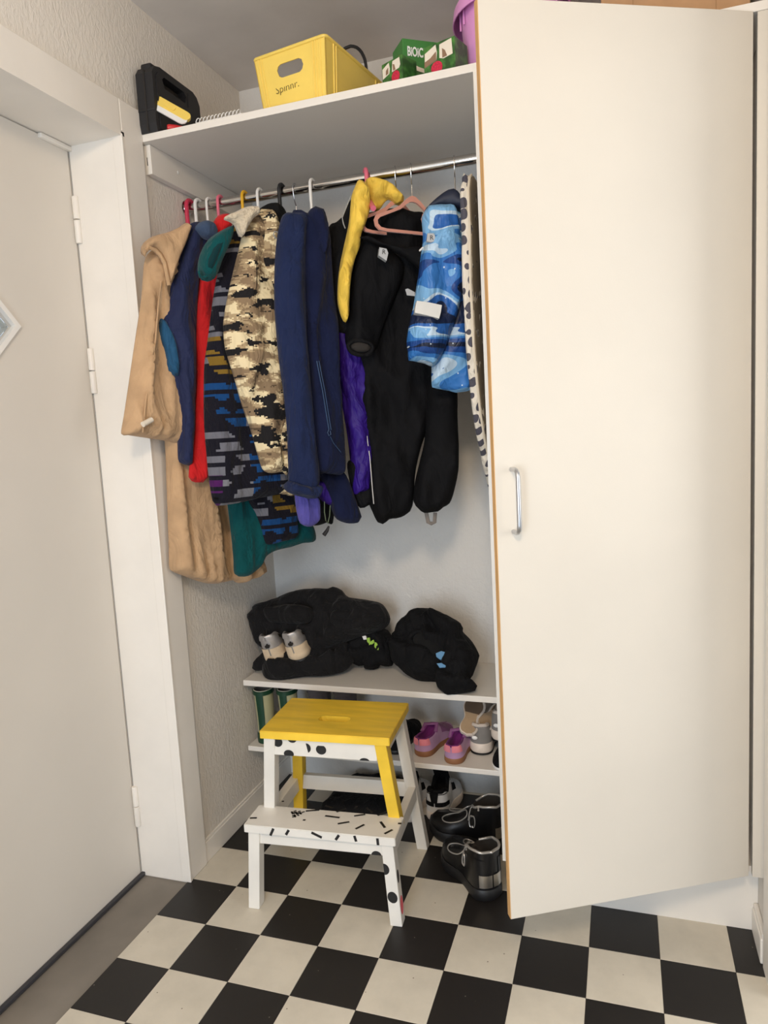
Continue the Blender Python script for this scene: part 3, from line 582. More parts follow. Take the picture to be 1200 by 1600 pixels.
# camouflage jacket with a cream pile collar
g = empty('camouflage_jacket', (0.24, 0.0, 1.2), 'tan and black digital camouflage jacket with a cream pile collar', 'jacket', 'coats and jackets on the rail')
pillow(((0.251,-0.145,1.487),57,0,[(0.0986,0.2969),(0.0808,0.2776),(0.066,0.2495),(0.0539,0.2128),(0.0308,0.1489),(0.0121,0.0935),(-0.0032,0.0386),(-0.0076,0.0075),(-0.0065,-0.0391),(0.005,-0.0858),(0.0142,-0.1222),(0.0218,-0.1573),(0.0327,-0.1977),(0.0442,-0.2337),(0.0538,-0.2717),(0.0618,-0.3084),(0.0719,-0.3439),(0.0879,-0.3553),(0.1186,-0.3561),(0.1425,-0.3512),(0.1543,-0.3282),(0.1525,-0.2771),(0.1521,-0.2096),(0.157,-0.1261),(0.1574,-0.0268),(0.1572,0.0875),(0.1609,0.2005),(0.1592,0.272),(0.143,0.3014),(0.1212,0.3062)]), 'sleeve', M_camo, g, 0.036, 0.03, 0.055, 0.011, (14, 4), 15)
pillow(((0.279,0,1.108),57,0,[(-0.02,0.0395),(-0.0118,-0.0027),(-0.0121,-0.0306),(0.0171,-0.0405),(0.0574,-0.0482),(0.056,-0.0142),(0.0477,0.0344)]), 'hem', M_camo, g, 0.02, 0.02, 0.02, 0.004, (14, 5), 16)
pillow(((0.33,-0.05,1.649),57,0,[(-0.0178,0.1321),(0.0014,0.144),(0.0195,0.1402),(0.0341,0.114),(0.0364,0.0511),(0.0303,-0.0451),(0.0259,-0.1908),(0.0201,-0.3554),(0.0195,-0.5063),(-0.0044,-0.5128),(-0.0213,-0.3707),(-0.0197,-0.1281),(-0.0247,0.029)]), 'front', M_camo, g, 0.03, 0.02, 0.04, 0.006, (14, 4), 17)
pillow(((0.31,-0.13,1.742),52,0,[(-0.0481,0.0083),(-0.0377,0.0168),(-0.0208,0.0246),(0.0033,0.0378),(0.0237,0.0432),(0.0387,0.0419),(0.0428,0.0288),(0.0282,0.0166),(0.0133,-0.0015),(0.0017,-0.0207),(-0.0075,-0.0321),(-0.013,-0.0192),(-0.0198,-0.002),(-0.0323,0.0041)]), 'collar', M_sherpa, g, 0.02, 0.025, 0.014, 0.005, (60, 60), 18, step=0.007, wr=0.006)

# black hooded rain jacket
g = empty('rain_jacket', (0.31, 0.03, 1.2), 'black hooded jacket tucked between the camouflage jacket and the navy fleece', 'jacket', 'coats and jackets on the rail')
pillow(((0.333,0,1.77),45,0,[(-0.0459,0.0268),(-0.0313,0.0406),(-0.0137,0.0484),(0.0036,0.0498),(0.0186,0.0432),(0.0297,0.0281),(0.0348,0.0028),(0.0277,-0.0459),(0.0088,-0.1116),(-0.0052,-0.1123),(-0.0073,-0.0481),(-0.0177,-0.0042),(-0.0334,0.0136)]), 'hood', M_black, g, 0.035, 0.03, 0.03, 0.006, (10, 6), 19)
MB().tube([(0.3223,-0.0616,1.783),(0.3315,-0.0524,1.78),(0.3391,-0.0448,1.766),(0.3453,-0.0386,1.748),(0.348,-0.036,1.731)], 0.0013, 6).build('hood_cord', M_cord, g)
MB().tube([(0.3739,-0.0905,1.71),(0.3709,-0.0935,1.718),(0.3736,-0.0909,1.725),(0.3782,-0.0862,1.725),(0.3813,-0.0831,1.718),(0.3785,-0.0859,1.708),(0.3739,-0.0905,1.71)], 0.0012, 6).build('cord_loop', M_cord, g)
pillow(((0.303,0.06,1.538),60,0,[(-0.0022,0.1678),(-0.0339,-0.0357),(-0.0413,-0.2405),(-0.0271,-0.4161),(0.0391,-0.5584),(0.1066,-0.569),(0.1322,-0.542),(0.1617,-0.172),(0.1417,0.1491),(0.0594,0.2087)]), 'body', M_black, g, 0.014, 0.014, 0.03, 0.005, (13, 3), 20)

# navy fleece
g = empty('navy_fleece_jacket', (0.38, 0.0, 1.2), 'navy fleece jacket with a zipped pocket and turned-up cuff, mid rail', 'jacket', 'coats and jackets on the rail')
pillow(((0.381,-0.13,1.507),55,0,[(0.0399,0.2525),(0.0244,0.2133),(0.0137,0.1673),(0.0053,0.1065),(0.0003,0.0457),(-0.0008,-0.0106),(0.0014,-0.0919),(0.0076,-0.1696),(0.0103,-0.2482),(0.0088,-0.3117),(0.0049,-0.3834),(0.0007,-0.4136),(0.0199,-0.4251),(0.0529,-0.4333),(0.0808,-0.4179),(0.0874,-0.3822),(0.0848,-0.3163),(0.0797,-0.2348),(0.0766,-0.1545),(0.0778,-0.0436),(0.0826,0.0661),(0.093,0.1751),(0.104,0.2453),(0.1016,0.2618),(0.0815,0.2608),(0.0562,0.2575)]), 'sleeve', M_fleece, g, 0.034, 0.03, 0.05, 0.008, (15, 2.5), 21)
pillow(((0.385,-0.138,1.506),55,0,[(-0.0015,-0.3925),(0.0217,-0.3994),(0.0545,-0.4072),(0.0848,-0.4084),(0.0794,-0.4293),(0.065,-0.4426),(0.041,-0.4369),(0.0157,-0.4278),(-0.0033,-0.4147)]), 'cuff', M_fleece, g, 0.037, 0.03, 0.012, 0.002, (15, 5), 22)
pillow(((0.442,-0.03,1.353),52,0,[(-0.0499,0.411),(-0.0087,0.4172),(0.0068,0.4327),(0.0201,0.4405),(0.0323,0.4326),(0.0433,0.4074),(0.0477,0.3656),(0.0515,0.2902),(0.0552,0.2106),(0.0569,0.1299),(0.0556,0.032),(0.0543,-0.0671),(0.0549,-0.1676),(0.0504,-0.2314),(0.021,-0.2341),(-0.0073,-0.2285),(-0.0314,-0.2232),(-0.0367,-0.0967),(-0.0428,0.0641),(-0.0439,0.2368)]), 'body', M_fleece2, g, 0.03, 0.025, 0.04, 0.010, (13, 2), 23)
pillow(((0.471,-0.05,1.754),52,0,[(-0.023,0.0039),(-0.0148,0.0199),(-0.0018,0.0274),(0.0102,0.0197),(0.021,-0.0049),(0.0238,-0.0398),(0.0177,-0.0742),(0.0056,-0.0906),(-0.003,-0.0607),(-0.0113,-0.0281)]), 'collar', M_fleece2, g, 0.024, 0.02, 0.02, 0.004, (12, 6), 24)
zp = [(0.4598,-0.0819,1.406),(0.4627,-0.0782,1.373),(0.4665,-0.0733,1.333),(0.4692,-0.0699,1.294),(0.472,-0.0664,1.254),(0.4734,-0.0646,1.234)]
MB().tube(zp, 0.0016, 6).tube([Vector(p)+Vector((.005, .002, 0)) for p in zp], 0.0012, 6).build('pocket_zip', M_zip, g)
MB().tube([(0.4743,-0.0666,1.236),(0.4717,-0.07,1.228),(0.4736,-0.0675,1.22),(0.4772,-0.063,1.223),(0.4764,-0.0639,1.232)], 0.0013, 6).build('zip_pull', M_zip, g)
MB().tube([(0.4745,-0.0615,1.218),(0.4795,-0.0551,1.201),(0.4869,-0.0456,1.186),(0.4923,-0.0388,1.176)], 0.0009, 6).build('pull_cord', M_zip, g)
pillow(((0.374,-0.05,1.042),50,0,[(-0.0118,0.0381),(0.017,0.0287),(0.0463,0.0191),(0.0508,-0.0225),(0.0473,-0.0445),(0.0313,-0.0564),(0.0143,-0.0578),(-0.0035,-0.0471),(-0.0093,-0.0261),(-0.0127,0.0013)]), 'sleeve_lining', M_violetcloth, g, 0.024, 0.02, 0.02, 0.004, (14, 5), 25)
pillow(((0.457,0.06,1.045),50,0,[(-0.0718,0.079),(-0.0341,0.069),(-0.0024,0.0734),(0.0181,0.0244),(0.0331,-0.0213),(0.0432,-0.0527),(0.0382,-0.0664),(0.0157,-0.0692),(-0.0119,-0.0624),(-0.0344,-0.0457),(-0.0503,0.0047)]), 'far_sleeve', M_fleece2, g, 0.022, 0.02, 0.025, 0.005, (14, 4), 26)
pillow(((0.41,0.02,1.076),50,0,[(-0.0213,0.0194),(0.027,0.0204),(0.0318,-0.0219),(0.0224,-0.0438),(0.0034,-0.0366),(-0.0144,-0.0174)]), 'inner_hem', M_purple, g, 0.016, 0.012, 0.014, 0.003, (14, 6), 27)
MB().tube([(0.4288,-0.0194,1.048),(0.4275,-0.0209,1.02),(0.4289,-0.0193,0.998),(0.4322,-0.0154,0.9889),(0.4368,-0.0099,1.009),(0.4392,-0.007,1.036)], 0.0013, 6).build('hem_drawcord', mat('olive_cord', (96, 108, 84), 0.7), g)
MB().tube([(0.4343,-0.0129,0.9816),(0.4301,-0.0179,0.9704),(0.4235,-0.0257,0.9597)], [0.0025, 0.005, 0.006], 8).build('cord_stopper', M_blackplastic, g)
pillow(((0.464,0.02,1.718),52,0,[(-0.0024,0.0388),(0.0018,0.0204),(0.0075,-0.0044),(0.0026,-0.0208),(-0.0057,-0.0057)]), 'grey_tab', M_cord, g, 0.012, 0.004, 0.008, 0.0, seed=28)

# black and purple jacket with yellow lining
g = empty('lined_jacket', (0.55, 0.03, 1.2), 'black and purple jacket with bright yellow quilted lining and upturned collar', 'jacket', 'coats and jackets on the rail')
hanger(0.548, M_pink, 'coat_hanger', 'pink plastic hanger in the yellow collar', 0.0056, half=0.12, yaw=0.45, zs=1.82, drop=0.05)
pillow(((0.487,0.06,1.672),38,0,[(-0.0328,0.0786),(-0.0117,0.0938),(0.0065,0.1079),(0.0225,0.1326),(0.0355,0.1545),(0.0356,0.1091),(0.0257,0.0442),(0.015,-0.0318),(0.009,-0.1082),(0.0108,-0.1909),(0.0042,-0.2019),(-0.016,-0.1961),(-0.0303,-0.1916),(-0.0375,-0.1412),(-0.039,-0.076),(-0.0374,-0.0005)]), 'shoulder', M_black, g, 0.035, 0.03, 0.04, 0.008, (12, 3), 30)
pillow(((0.523,0,1.682),34,0,[(0.0454,0.1701),(0.032,0.1502),(0.0231,0.1295),(0.0179,0.0986),(0.0127,0.0676),(0.0041,0.0365),(-0.0055,0.0053),(-0.0155,-0.0312),(-0.0233,-0.0676),(-0.0278,-0.1042),(-0.0282,-0.1357),(-0.0218,-0.1648),(-0.0116,-0.1792),(-0.0021,-0.1518),(0.0017,-0.1096),(0.0087,-0.0676),(0.0213,-0.0257),(0.0354,0.0058),(0.0417,0.0371),(0.0544,0.0633),(0.0663,0.0946),(0.0693,0.1257),(0.0641,0.1513)]), 'left_lapel', M_lemon, g, 0.02, 0.02, 0.022, 0.009, (14, 14), 31, wr=0.016, step=0.008)
pillow(((0.598,0.09,1.835),20,0,[(-0.044,0.0229),(-0.0314,0.0318),(-0.0149,0.0311),(0.0067,0.0248),(0.0281,0.0144),(0.0438,-0.0021),(0.0561,-0.0195),(0.0534,-0.03),(0.0366,-0.0334),(0.026,-0.0255),(0.0153,-0.0192),(0.0038,-0.0277),(-0.0081,-0.043),(-0.022,-0.0455),(-0.0328,-0.0419),(-0.0375,-0.0168)]), 'collar', M_lemon, g, 0.02, 0.02, 0.018, 0.01, (16, 16), 32, wr=0.018, step=0.008)
pillow(((0.472,0.06,1.269),40,0,[(-0.0191,0.2275),(-0.0187,0.1527),(-0.0149,0.1024),(-0.0092,0.0517),(-0.0048,0.009),(0.0022,-0.0512),(0.0064,-0.1291),(0.0086,-0.2113),(0.0292,-0.2078),(0.0502,-0.2007),(0.0682,-0.0896),(0.0787,0.0829),(0.0723,0.2189),(0.0248,0.2441)]), 'body', M_purple, g, 0.026, 0.02, 0.03, 0.008, (14, 8), 33, wr=0.008)
pillow(((0.488,0.08,1.059),40,0,[(-0.0219,0.0897),(-0.0218,0.0339),(-0.0083,-0.0164),(0.0031,-0.0422),(0.0241,-0.037),(0.0457,-0.0247),(0.0596,0.0488),(0.0335,0.0859)]), 'hem', M_black, g, 0.018, 0.02, 0.02, 0.004, (14, 5), 34)
MB().tube([(0.5407,0.0143,1.815),(0.5187,-0.0005,1.76),(0.5207,0.0008,1.745),(0.5238,0.0029,1.734)], 0.0015, 6).build('lining_piping', M_cord, g)

# black snowsuit
g = empty('snowsuit', (0.66, 0.08, 1.0), 'black padded child snowsuit with reflective piping on one leg', 'snowsuit', 'coats and jackets on the rail')
pillow(((0.562,0.13,1.351),24,0,[(-0.0337,0.4332),(-0.0091,0.4472),(0.0254,0.4528),(0.0631,0.4535),(0.1021,0.4443),(0.1343,0.4319),(0.1434,0.3324),(0.1495,0.164),(0.1624,0.0608),(0.1477,-0.025),(0.1222,-0.111),(0.0983,-0.1624),(0.0814,-0.2145),(0.0723,-0.253),(0.0608,-0.3382),(0.0453,-0.3587),(0.0268,-0.3683),(0.0123,-0.3709),(-0.0057,-0.3715),(-0.0243,-0.3847),(-0.0383,-0.3783),(-0.051,-0.3487),(-0.0629,-0.3087),(-0.0626,-0.2412),(-0.0638,-0.1708),(-0.072,-0.1005),(-0.0784,-0.031),(-0.0837,0.0549),(-0.0834,0.1733),(-0.0661,0.2895),(-0.051,0.3715)]), 'suit', M_black2, g, 0.042, 0.035, 0.05, 0.014, (9, 3.5), 36, wr=0.008)
pillow(((0.709,0.155,1.169),22,0,[(-0.0294,0.1906),(-0.0438,0.0372),(-0.0611,-0.0312),(-0.0781,-0.0914),(-0.0841,-0.1403),(-0.0711,-0.1623),(-0.0575,-0.1737),(-0.0362,-0.1733),(-0.0202,-0.1725),(-0.0038,-0.1611),(0.0144,-0.1516),(0.0283,-0.1189),(0.0413,-0.0634),(0.0457,-0.0025),(0.0459,0.0841),(0.0471,0.1527),(0.0264,0.1963)]), 'far_leg', M_black2, g, 0.045, 0.035, 0.04, 0.014, (9, 4), 38, wr=0.006)
pillow(((0.531,0.05,1.558),26,0,[(0.027,0.1622),(0.0163,0.1492),(0.0011,0.1176),(-0.0118,0.086),(-0.0193,0.0541),(-0.0263,0.0113),(-0.0334,-0.0317),(-0.0394,-0.0749),(-0.0409,-0.0994),(-0.0363,-0.1159),(-0.0275,-0.1272),(-0.0111,-0.1339),(0.0057,-0.1357),(0.0227,-0.1342),(0.0349,-0.1281),(0.0425,-0.1136),(0.0572,-0.073),(0.0766,-0.03),(0.0986,0.0128),(0.1173,0.0557),(0.1224,0.0879),(0.1069,0.1152),(0.0748,0.1426),(0.0479,0.1592)]), 'sleeve', M_black2, g, 0.03, 0.035, 0.05, 0.010, (10, 3), 39)
pillow(((0.597,0.022,1.714),26,0,[(-0.0427,-0.0058),(-0.0275,-0.003),(-0.0089,-0.0065),(0.0147,-0.0204),(0.0414,-0.0282),(0.0738,-0.0331),(0.1229,-0.0383),(0.1223,-0.0971),(0.0936,-0.0743),(0.0672,-0.0559),(0.0407,-0.0407),(0.0194,-0.0319),(-0.0096,-0.0199),(-0.0333,-0.0101)]), 'shoulder_flap', M_black2, g, 0.014, 0.02, 0.016, 0.004, (9, 5), 72)
pillow(((0.573,0.115,1.76),22,0,[(-0.0513,-0.0158),(-0.0392,-0.0016),(-0.0271,0.0141),(-0.014,0.0271),(-0.0001,0.0342),(0.0248,0.0376),(0.0529,0.0366),(0.075,0.0266),(0.0972,0.0177),(0.1133,0.0008),(0.1117,-0.0317),(0.0831,-0.0361),(0.0379,-0.0343),(0.0034,-0.0439),(-0.0244,-0.0374),(-0.0431,-0.0285)]), 'collar', M_black, g, 0.018, 0.018, 0.03, 0.008, (12, 9), 40, wr=0.008)
cf = [(0.5154,-0.0031,1.446),(0.5205,-0.0006,1.431),(0.5329,0.0054,1.423),(0.5501,0.0138,1.42),(0.5652,0.0211,1.425),(0.5723,0.0246,1.439),(0.564,0.0206,1.45),(0.547,0.0123,1.456),(0.5272,0.0027,1.456)]
MB().tube(catmull(cf, 0.006), 0.0055, 8, closed=True).build('cuff', M_black, g)
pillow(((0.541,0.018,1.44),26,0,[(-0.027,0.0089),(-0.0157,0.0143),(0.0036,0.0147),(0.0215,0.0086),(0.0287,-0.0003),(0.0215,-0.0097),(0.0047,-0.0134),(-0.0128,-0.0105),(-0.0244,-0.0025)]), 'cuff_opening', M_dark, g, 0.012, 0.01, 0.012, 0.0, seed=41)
lb = ((0.606,0.03,1.656),26,0,[(-0.0091,0.0169),(0.0081,0.0134),(0.0119,0.0029),(0.0065,-0.0152),(-0.0128,-0.0017)])
W = frame(lb); MB().plate([tuple(p) for p in lb[3]], lambda a, b, h: W(a, b, .043+h), 0.02).build('brand_patch', M_grey, g, smooth=False)
cx = sum(p[0] for p in lb[3])/5; cy = sum(p[1] for p in lb[3])/5
text_mesh('R', 'patch_letter', 0.016, basis(W(cx, cy+.002, .0435), W(1, -.1, 0)-W(0, 0, 0), W(.1, 1, 0)-W(0, 0, 0)), M_blackp, g)
lb = ((0.667,0.06,1.571),26,0,[(-0.0105,0.008),(-0.0038,0.0099),(0.014,-0.0001),(0.0135,-0.0096),(-0.0068,-0.0069)])
W = frame(lb); MB().plate([tuple(p) for p in lb[3]], lambda a, b, h: W(a, b, h), 0.003).build('reflector_tab', M_grey, g, smooth=False)
MB().tube([(0.5296,0.0608,1.213),(0.5307,0.0613,1.19),(0.5336,0.0626,1.155),(0.5345,0.063,1.112),(0.5354,0.0634,1.069),(0.5366,0.064,1.03)], 0.0013, 6).build('reflective_piping', mat('piping_white', (214, 212, 206), 0.4), g)
MB().tube([(0.6622,0.1361,0.9948),(0.666,0.1376,0.9679),(0.674,0.1409,0.9638),(0.6824,0.1442,0.9668),(0.6852,0.1454,0.9933)], 0.003, 6, flat=2).build('foot_strap', M_greyt, g)

# two peach child hangers
def flock_hanger(cx_, yaw, zb, label, s=1.0):
    t = empty('child_hanger', (cx_, 0.113, zb), label, 'hanger', 'clothes hangers on the rail')
    d = Vector((math.cos(yaw), math.sin(yaw), 0)); n = Vector((d.y, -d.x, 0))
    oc = [(0, .100), (.012, .097), (.03, .084), (.05, .066), (.085, .048), (.125, .034), (.148, .024), (.156, .008), (.152, -.012), (.138, -.024), (.11, -.027)]
    ic = [(.11, -.017), (.132, -.014), (.143, -.004), (.144, .008), (.134, .018), (.08, .040), (.05, .052), (.03, .068), (.014, .078), (0, .080)]
    outer = [(x*s, z*s) for x, z in oc]+[(-x*s, z*s) for x, z in oc[::-1][:-1]]; inner = [(x*s, z*s) for x, z in ic]+[(-x*s, z*s) for x, z in ic[::-1][1:]]
    W_ = lambda a, b, h: Vector((cx_, .113, zb+.03*s))+d*a+n*h+Vector((0, 0, b))
    MB().plate(outer, lambda a, b, h: W_(a, b, h+.003), 0.006, [inner]).build('hanger_body', M_peach, t, smooth=False)
    c = Vector((cx_, .113, 1.885)); zt = zb+.13*s; rr = 0.0147; e = Vector((0.2, -0.98, 0)).normalized()
    p = [Vector((cx_, .113, zt-.004)), Vector((cx_, .113, zt+.02)), c+Vector((0, 0, -.036)), c+e*rr*.75+Vector((0, 0, -.024))]
    for a in range(0, 190, 18): p.append(c+e*rr*math.cos(R(a))+Vector((0, 0, rr*math.sin(R(a)))))
    MB().tube(p, 0.0016, 10).build('hook', M_chrome, t)
    return t
flock_hanger(0.630, R(52), 1.7225, 'peach velvet child hanger half hidden inside the black snowsuit collar', 0.75)
flock_hanger(0.672, R(48), 1.7225, 'empty peach velvet child hanger in front of the black snowsuit', 0.75)

# blue printed rain jacket
g = empty('printed_jacket', (0.79, 0.05, 1.3), 'blue and white landscape print child jacket by the wardrobe partition', 'jacket', 'coats and jackets on the rail')
flock_hanger(0.785, R(60), 1.70, 'steel-hooked child hanger inside the blue printed jacket', 0.8)
pillow(((0.768,0.06,1.586),20,0,[(-0.046,0.1563),(-0.0189,0.1703),(0.0236,0.1724),(0.0484,0.157),(0.0498,0.1009),(0.0456,-0.002),(0.0466,-0.1065),(0.0486,-0.1913),(0.0498,-0.2554),(0.047,-0.2703),(0.0206,-0.2743),(0.0086,-0.2752),(-0.0092,-0.2694),(-0.0227,-0.2666),(-0.0388,-0.2625),(-0.0517,-0.2586),(-0.0525,-0.2286),(-0.051,-0.1967),(-0.0505,-0.0493)]), 'body', M_bwave, g, 0.03, 0.025, 0.035, 0.010, (10, 5), 44)
pillow(((0.723,0,1.581),22,0,[(0.0002,0.1505),(0.007,0.1627),(0.0159,0.1737),(0.0347,0.1756),(0.0555,0.1753),(0.0788,0.1725),(0.0881,0.1473),(0.0916,0.1072),(0.0959,0.072),(0.0988,0.0163),(0.094,-0.0241),(0.0786,-0.0746),(0.0607,-0.12),(0.0458,-0.1555),(0.0329,-0.1808),(0.0228,-0.1933),(0.0115,-0.2058),(0.0021,-0.2027),(-0.0093,-0.1969),(-0.0198,-0.1938),(-0.0355,-0.1899),(-0.0481,-0.1873),(-0.0492,-0.1665),(-0.0512,-0.1432),(-0.0426,-0.0999),(-0.0319,-0.0646),(-0.023,-0.0242),(-0.0135,0.0209),(-0.0063,0.0609),(0.0009,0.1007)]), 'sleeve', M_bwave, g, 0.04, 0.03, 0.045, 0.014, (11, 7), 45, wr=0.008)
pillow(((0.773,0.03,1.767),20,0,[(-0.0479,-0.0168),(-0.0358,-0.0034),(-0.018,0.0107),(-0.0046,0.02),(0.0114,0.0282),(0.0244,0.0296),(0.0345,0.0222),(0.0428,0.0104),(0.0507,0.0001),(0.0504,-0.0323),(0.0352,-0.0216),(0.0095,-0.0145),(-0.0165,-0.0123),(-0.0348,-0.0144)]), 'collar', mat('navy_print_cloth', (24, 32, 54), 0.6), g, 0.026, 0.02, 0.02, 0.006, (12, 9), 46)
lb = ((0.719,0,1.503),22,0,[(-0.0261,0.0207),(0.0037,0.0153),(0.0324,0.0079),(0.029,-0.0083),(0.0246,-0.0225),(-0.0035,-0.014),(-0.0322,-0.0066),(-0.0299,0.0076)])
W = frame(lb); MB().plate([tuple(p) for p in lb[3]], lambda a, b, h: W(a, b, .078+h), 0.032).build('reflective_strip', mat('pale_reflector', (214, 214, 210), 0.4), g, smooth=False)
lb = ((0.736,0,1.673),22,0,[(-0.0066,0.0073),(0.0079,0.0067),(0.0108,0.0006),(0.0102,-0.0113),(0.0018,-0.013),(-0.0095,-0.0106)])
W = frame(lb); MB().plate([tuple(p) for p in lb[3]], lambda a, b, h: W(a, b, .05+h), 0.01).build('brand_patch', M_grey, g, smooth=False)
cx = sum(p[0] for p in lb[3])/6; cy = sum(p[1] for p in lb[3])/6
text_mesh('R', 'patch_letter', 0.015, basis(W(cx, cy, .0504), W(1, 0, 0)-W(0, 0, 0), W(0, 1, 0)-W(0, 0, 0)), M_blackp, g)
MB().tube([(0.7353,-0.0477,1.65),(0.7304,-0.0497,1.645),(0.7274,-0.0509,1.642)], 0.0022, 6).build('zip_tassel', M_whiteplastic, g)

# ironing board slung against the partition
g = empty('ironing_board', (0.84, 0.1, 1.0), 'narrow ironing board in grey leaf print cover upright against the partition', 'ironing board')
ib = [(-0.022,1.79),(-0.036,1.77),(-0.04,1.739),(-0.039,1.693),(-0.039,1.661),(-0.048,1.618),(-0.054,1.553),(-0.048,1.493),(-0.045,1.415),(-0.036,1.374),(-0.018,1.321),(0.007,1.256),(0.047,1.194),(0.09,1.15)]
prof = [(ib[0][0]+.03, ib[0][1]+.024), (ib[0][0]+.008, ib[0][1]+.012)]+ib
far = [(0.40, 1.2), (0.40, ib[0][1]+.02)]
out_ = prof+[(prof[-1][0]+.04, prof[-1][1]-.05), (0.33, 0.95)]+far
sp = ((0.836, 0, 0), 90, 0, out_)
pillow(sp, 'cover', M_leaf, g, 0.0105, 0.0105, 0.014, 0.0015, (10, 10), 47, step=0.012)
MB().tube([(0.846, y+.004, z) for y, z in prof], 0.0035, 8).build('board_rim', mat('cream_piping', (216, 204, 184), 0.7), g)
MB().plate([(y+.013, z) for y, z in prof]+[(0.32, 0.96), (0.385, 1.2), (0.385, prof[0][1]-.02)], lambda a, b, h: Vector((0.85+h, a, b)), 0.006).build('underside', mat('beige_underside', (150, 138, 120), 0.8), g, smooth=False)
MB().tube([(0.858, .15, 1.1), (0.858, .25, 1.8)], 0.006, 8).tube([(0.858, .35, 1.0), (0.858, .2, 1.75)], 0.006, 8).build('folded_legs', M_blackplastic, g)

# ---------------------------------------------------------------- on the top board (z = 2.0172)
ZB = 2.0172
# black tool case on edge against the wall
g = empty('tool_case', (0.04, 0.02, ZB), 'black plastic tool case standing on edge at the left end of the top board', 'tool case')
cz = [(-.083, .0), (-.087, .02), (-.087, .142), (-.074, .16), (-.052, .166), (.1, .166), (.118, .158), (.13, .14), (.132, .012), (.124, 0)]
hh = [(.055, .148), (-.035, .148), (-.044, .14), (-.036, .12), (.056, .12), (.064, .14)]
case = MB().plate(cz, lambda a, b, h: Vector((0.0615+h, a, ZB+b)), 0.05, [hh])
case.build('shell', M_blackplastic, g, smooth=False)
MB().plate([(-.07, .01), (-.073, .135), (-.06, .152), (-.05, .152), (-.048, .112), (.068, .112), (.072, .152), (.1, .152), (.118, .135), (.118, .01)], lambda a, b, h: Vector((0.0635+h, a, ZB+b)), 0.003).build('side_panel', M_blackplastic, g, smooth=False)
MB().box((0.034, -.0895, ZB+.002), (0.0385, .1, ZB+.15), 0.001).build('parting_seam', M_dark, g)
for y in (-.058, .098): MB().box((0.02, y-.018, ZB+.15), (0.052, y+.018, ZB+.171), 0.005).build('latch', M_blackplastic, g)
MB().box((0.0105, -.0885, ZB+.05), (0.0625, -.085, ZB+.056), 0.001).build('rib', M_blackplastic, g)
# yellow tool leaning on it
q = [(0.052,-0.07,2.099),(0.128,-0.07,2.035)]
g = empty('hand_tool', (0.09, -0.04, ZB), 'yellow hand tool with a white underside leaning in front of the black case', 'tool')
Pa, Pb = Vector((0.071, -.068, ZB+.086)), Vector((0.142, -.045, ZB+.008))
Pa, Pb = Vector([(0.057,-0.075,2.093)][0]), Vector([(0.139,-0.045,2.04)][0])
ux = (Pb-Pa).normalized(); uy = Vector((.25, .5, .9)); Mt = basis(Pa, ux, uy); Lk = (Pb-Pa).length
def stad(L, w_): return [(L-w_+w_*math.cos(R(a)), w_*math.sin(R(a))) for a in range(-90, 91, 30)]+[(w_+w_*math.cos(R(a)), w_*math.sin(R(a))) for a in range(90, 271, 30)]
MB().plate(stad(Lk, .0125), lambda a, b, h: Mt @ Vector((a-.008, b+.006, h)), 0.009).build('grip', M_crate, g, smooth=False)
MB().plate(stad(.03, .0075), lambda a, b, h: Mt @ Vector((a+.022, b+.006, h+.002)), 0.004).build('thumb_rest', M_crate, g, smooth=False)
MB().plate(stad(Lk, .014), lambda a, b, h: Mt @ Vector((a-.010, b-.007, h-.001)), 0.003).build('blade', M_whiteplastic, g, smooth=False)
for o in g.children:
    for v in o.data.vertices: v.co.z = max(v.co.z, ZB+.0005) if False else v.co.z
# red handled tool
g = empty('red_hand_tool', (0.085, -0.06, ZB), 'small red tool handle lying beneath the yellow tool', 'tool')
ra = Vector([(0.081,-0.07,2.042)][0]); ra.z = ZB+.009; rb = ra+Vector((.035, .03, 0))
MB().tube([ra, ra+(rb-ra)*.1, ra+(rb-ra)*.5, rb], [.0065, .0085, .0085, .006], 12).build('handle', M_redplastic, g)
MB().tube([rb, rb+Vector((.04, .035, -.003))], .0025, 8).build('shaft', M_steel, g)
# white comb strip
g = empty('spiral_notepad', (0.23, -0.05, ZB), 'white spiral-bound notepad lying on the top board between case and crate', 'notepad')
MB().box((0.166, -0.07, ZB), (0.296, 0.08, ZB+.006), 0.001).build('paper_block', M_whiteplastic, g, smooth=False)
sp_ = MB()
for k in range(12):
    x = 0.172+k*0.0105
    sp_.tube([(x+.004*math.cos(a), -0.066+.007*math.sin(a)-.004, ZB+.007+.007*math.cos(a)) for a in [i*math.pi/5 for i in range(10)]], 0.0011, 6, closed=True)
o = sp_.build('spiral_binding', M_whiteplastic, g); o['kind'] = 'stuff'

# yellow crate
g = empty('plastic_crate', (0.45, 0.1, ZB), 'yellow plastic crate with a hand slot and faint handwriting on the top board', 'crate')
ca, cb = [(0.326,-0.051)][0], [(0.536,-0.084)][0]
ex = Vector((cb[0]-ca[0], cb[1]-ca[1], 0)).normalized(); ey = Vector((-ex.y, ex.x, 0)); CW = math.hypot(cb[0]-ca[0], cb[1]-ca[1])-.006; CL = 0.30; CH = 2.147-ZB
CO = Vector((ca[0], ca[1], ZB))+ex*.003+ey*.003
def cr(u, v, h, t):  # tapered wall: u along width 0..1, v along length 0..1, h height, t inset
    k = 0.012*(1-h/CH); return CO+ex*(k+t+u*(CW-2*k-2*t))+ey*(k+t+v*(CL-2*k-2*t))+Vector((0, 0, h))
slot = [(.32, .098), (.30, .090), (.32, .076), (.36, .072), (.62, .072), (.66, .076), (.68, .086), (.66, .098), (.62, .102), (.36, .102)]
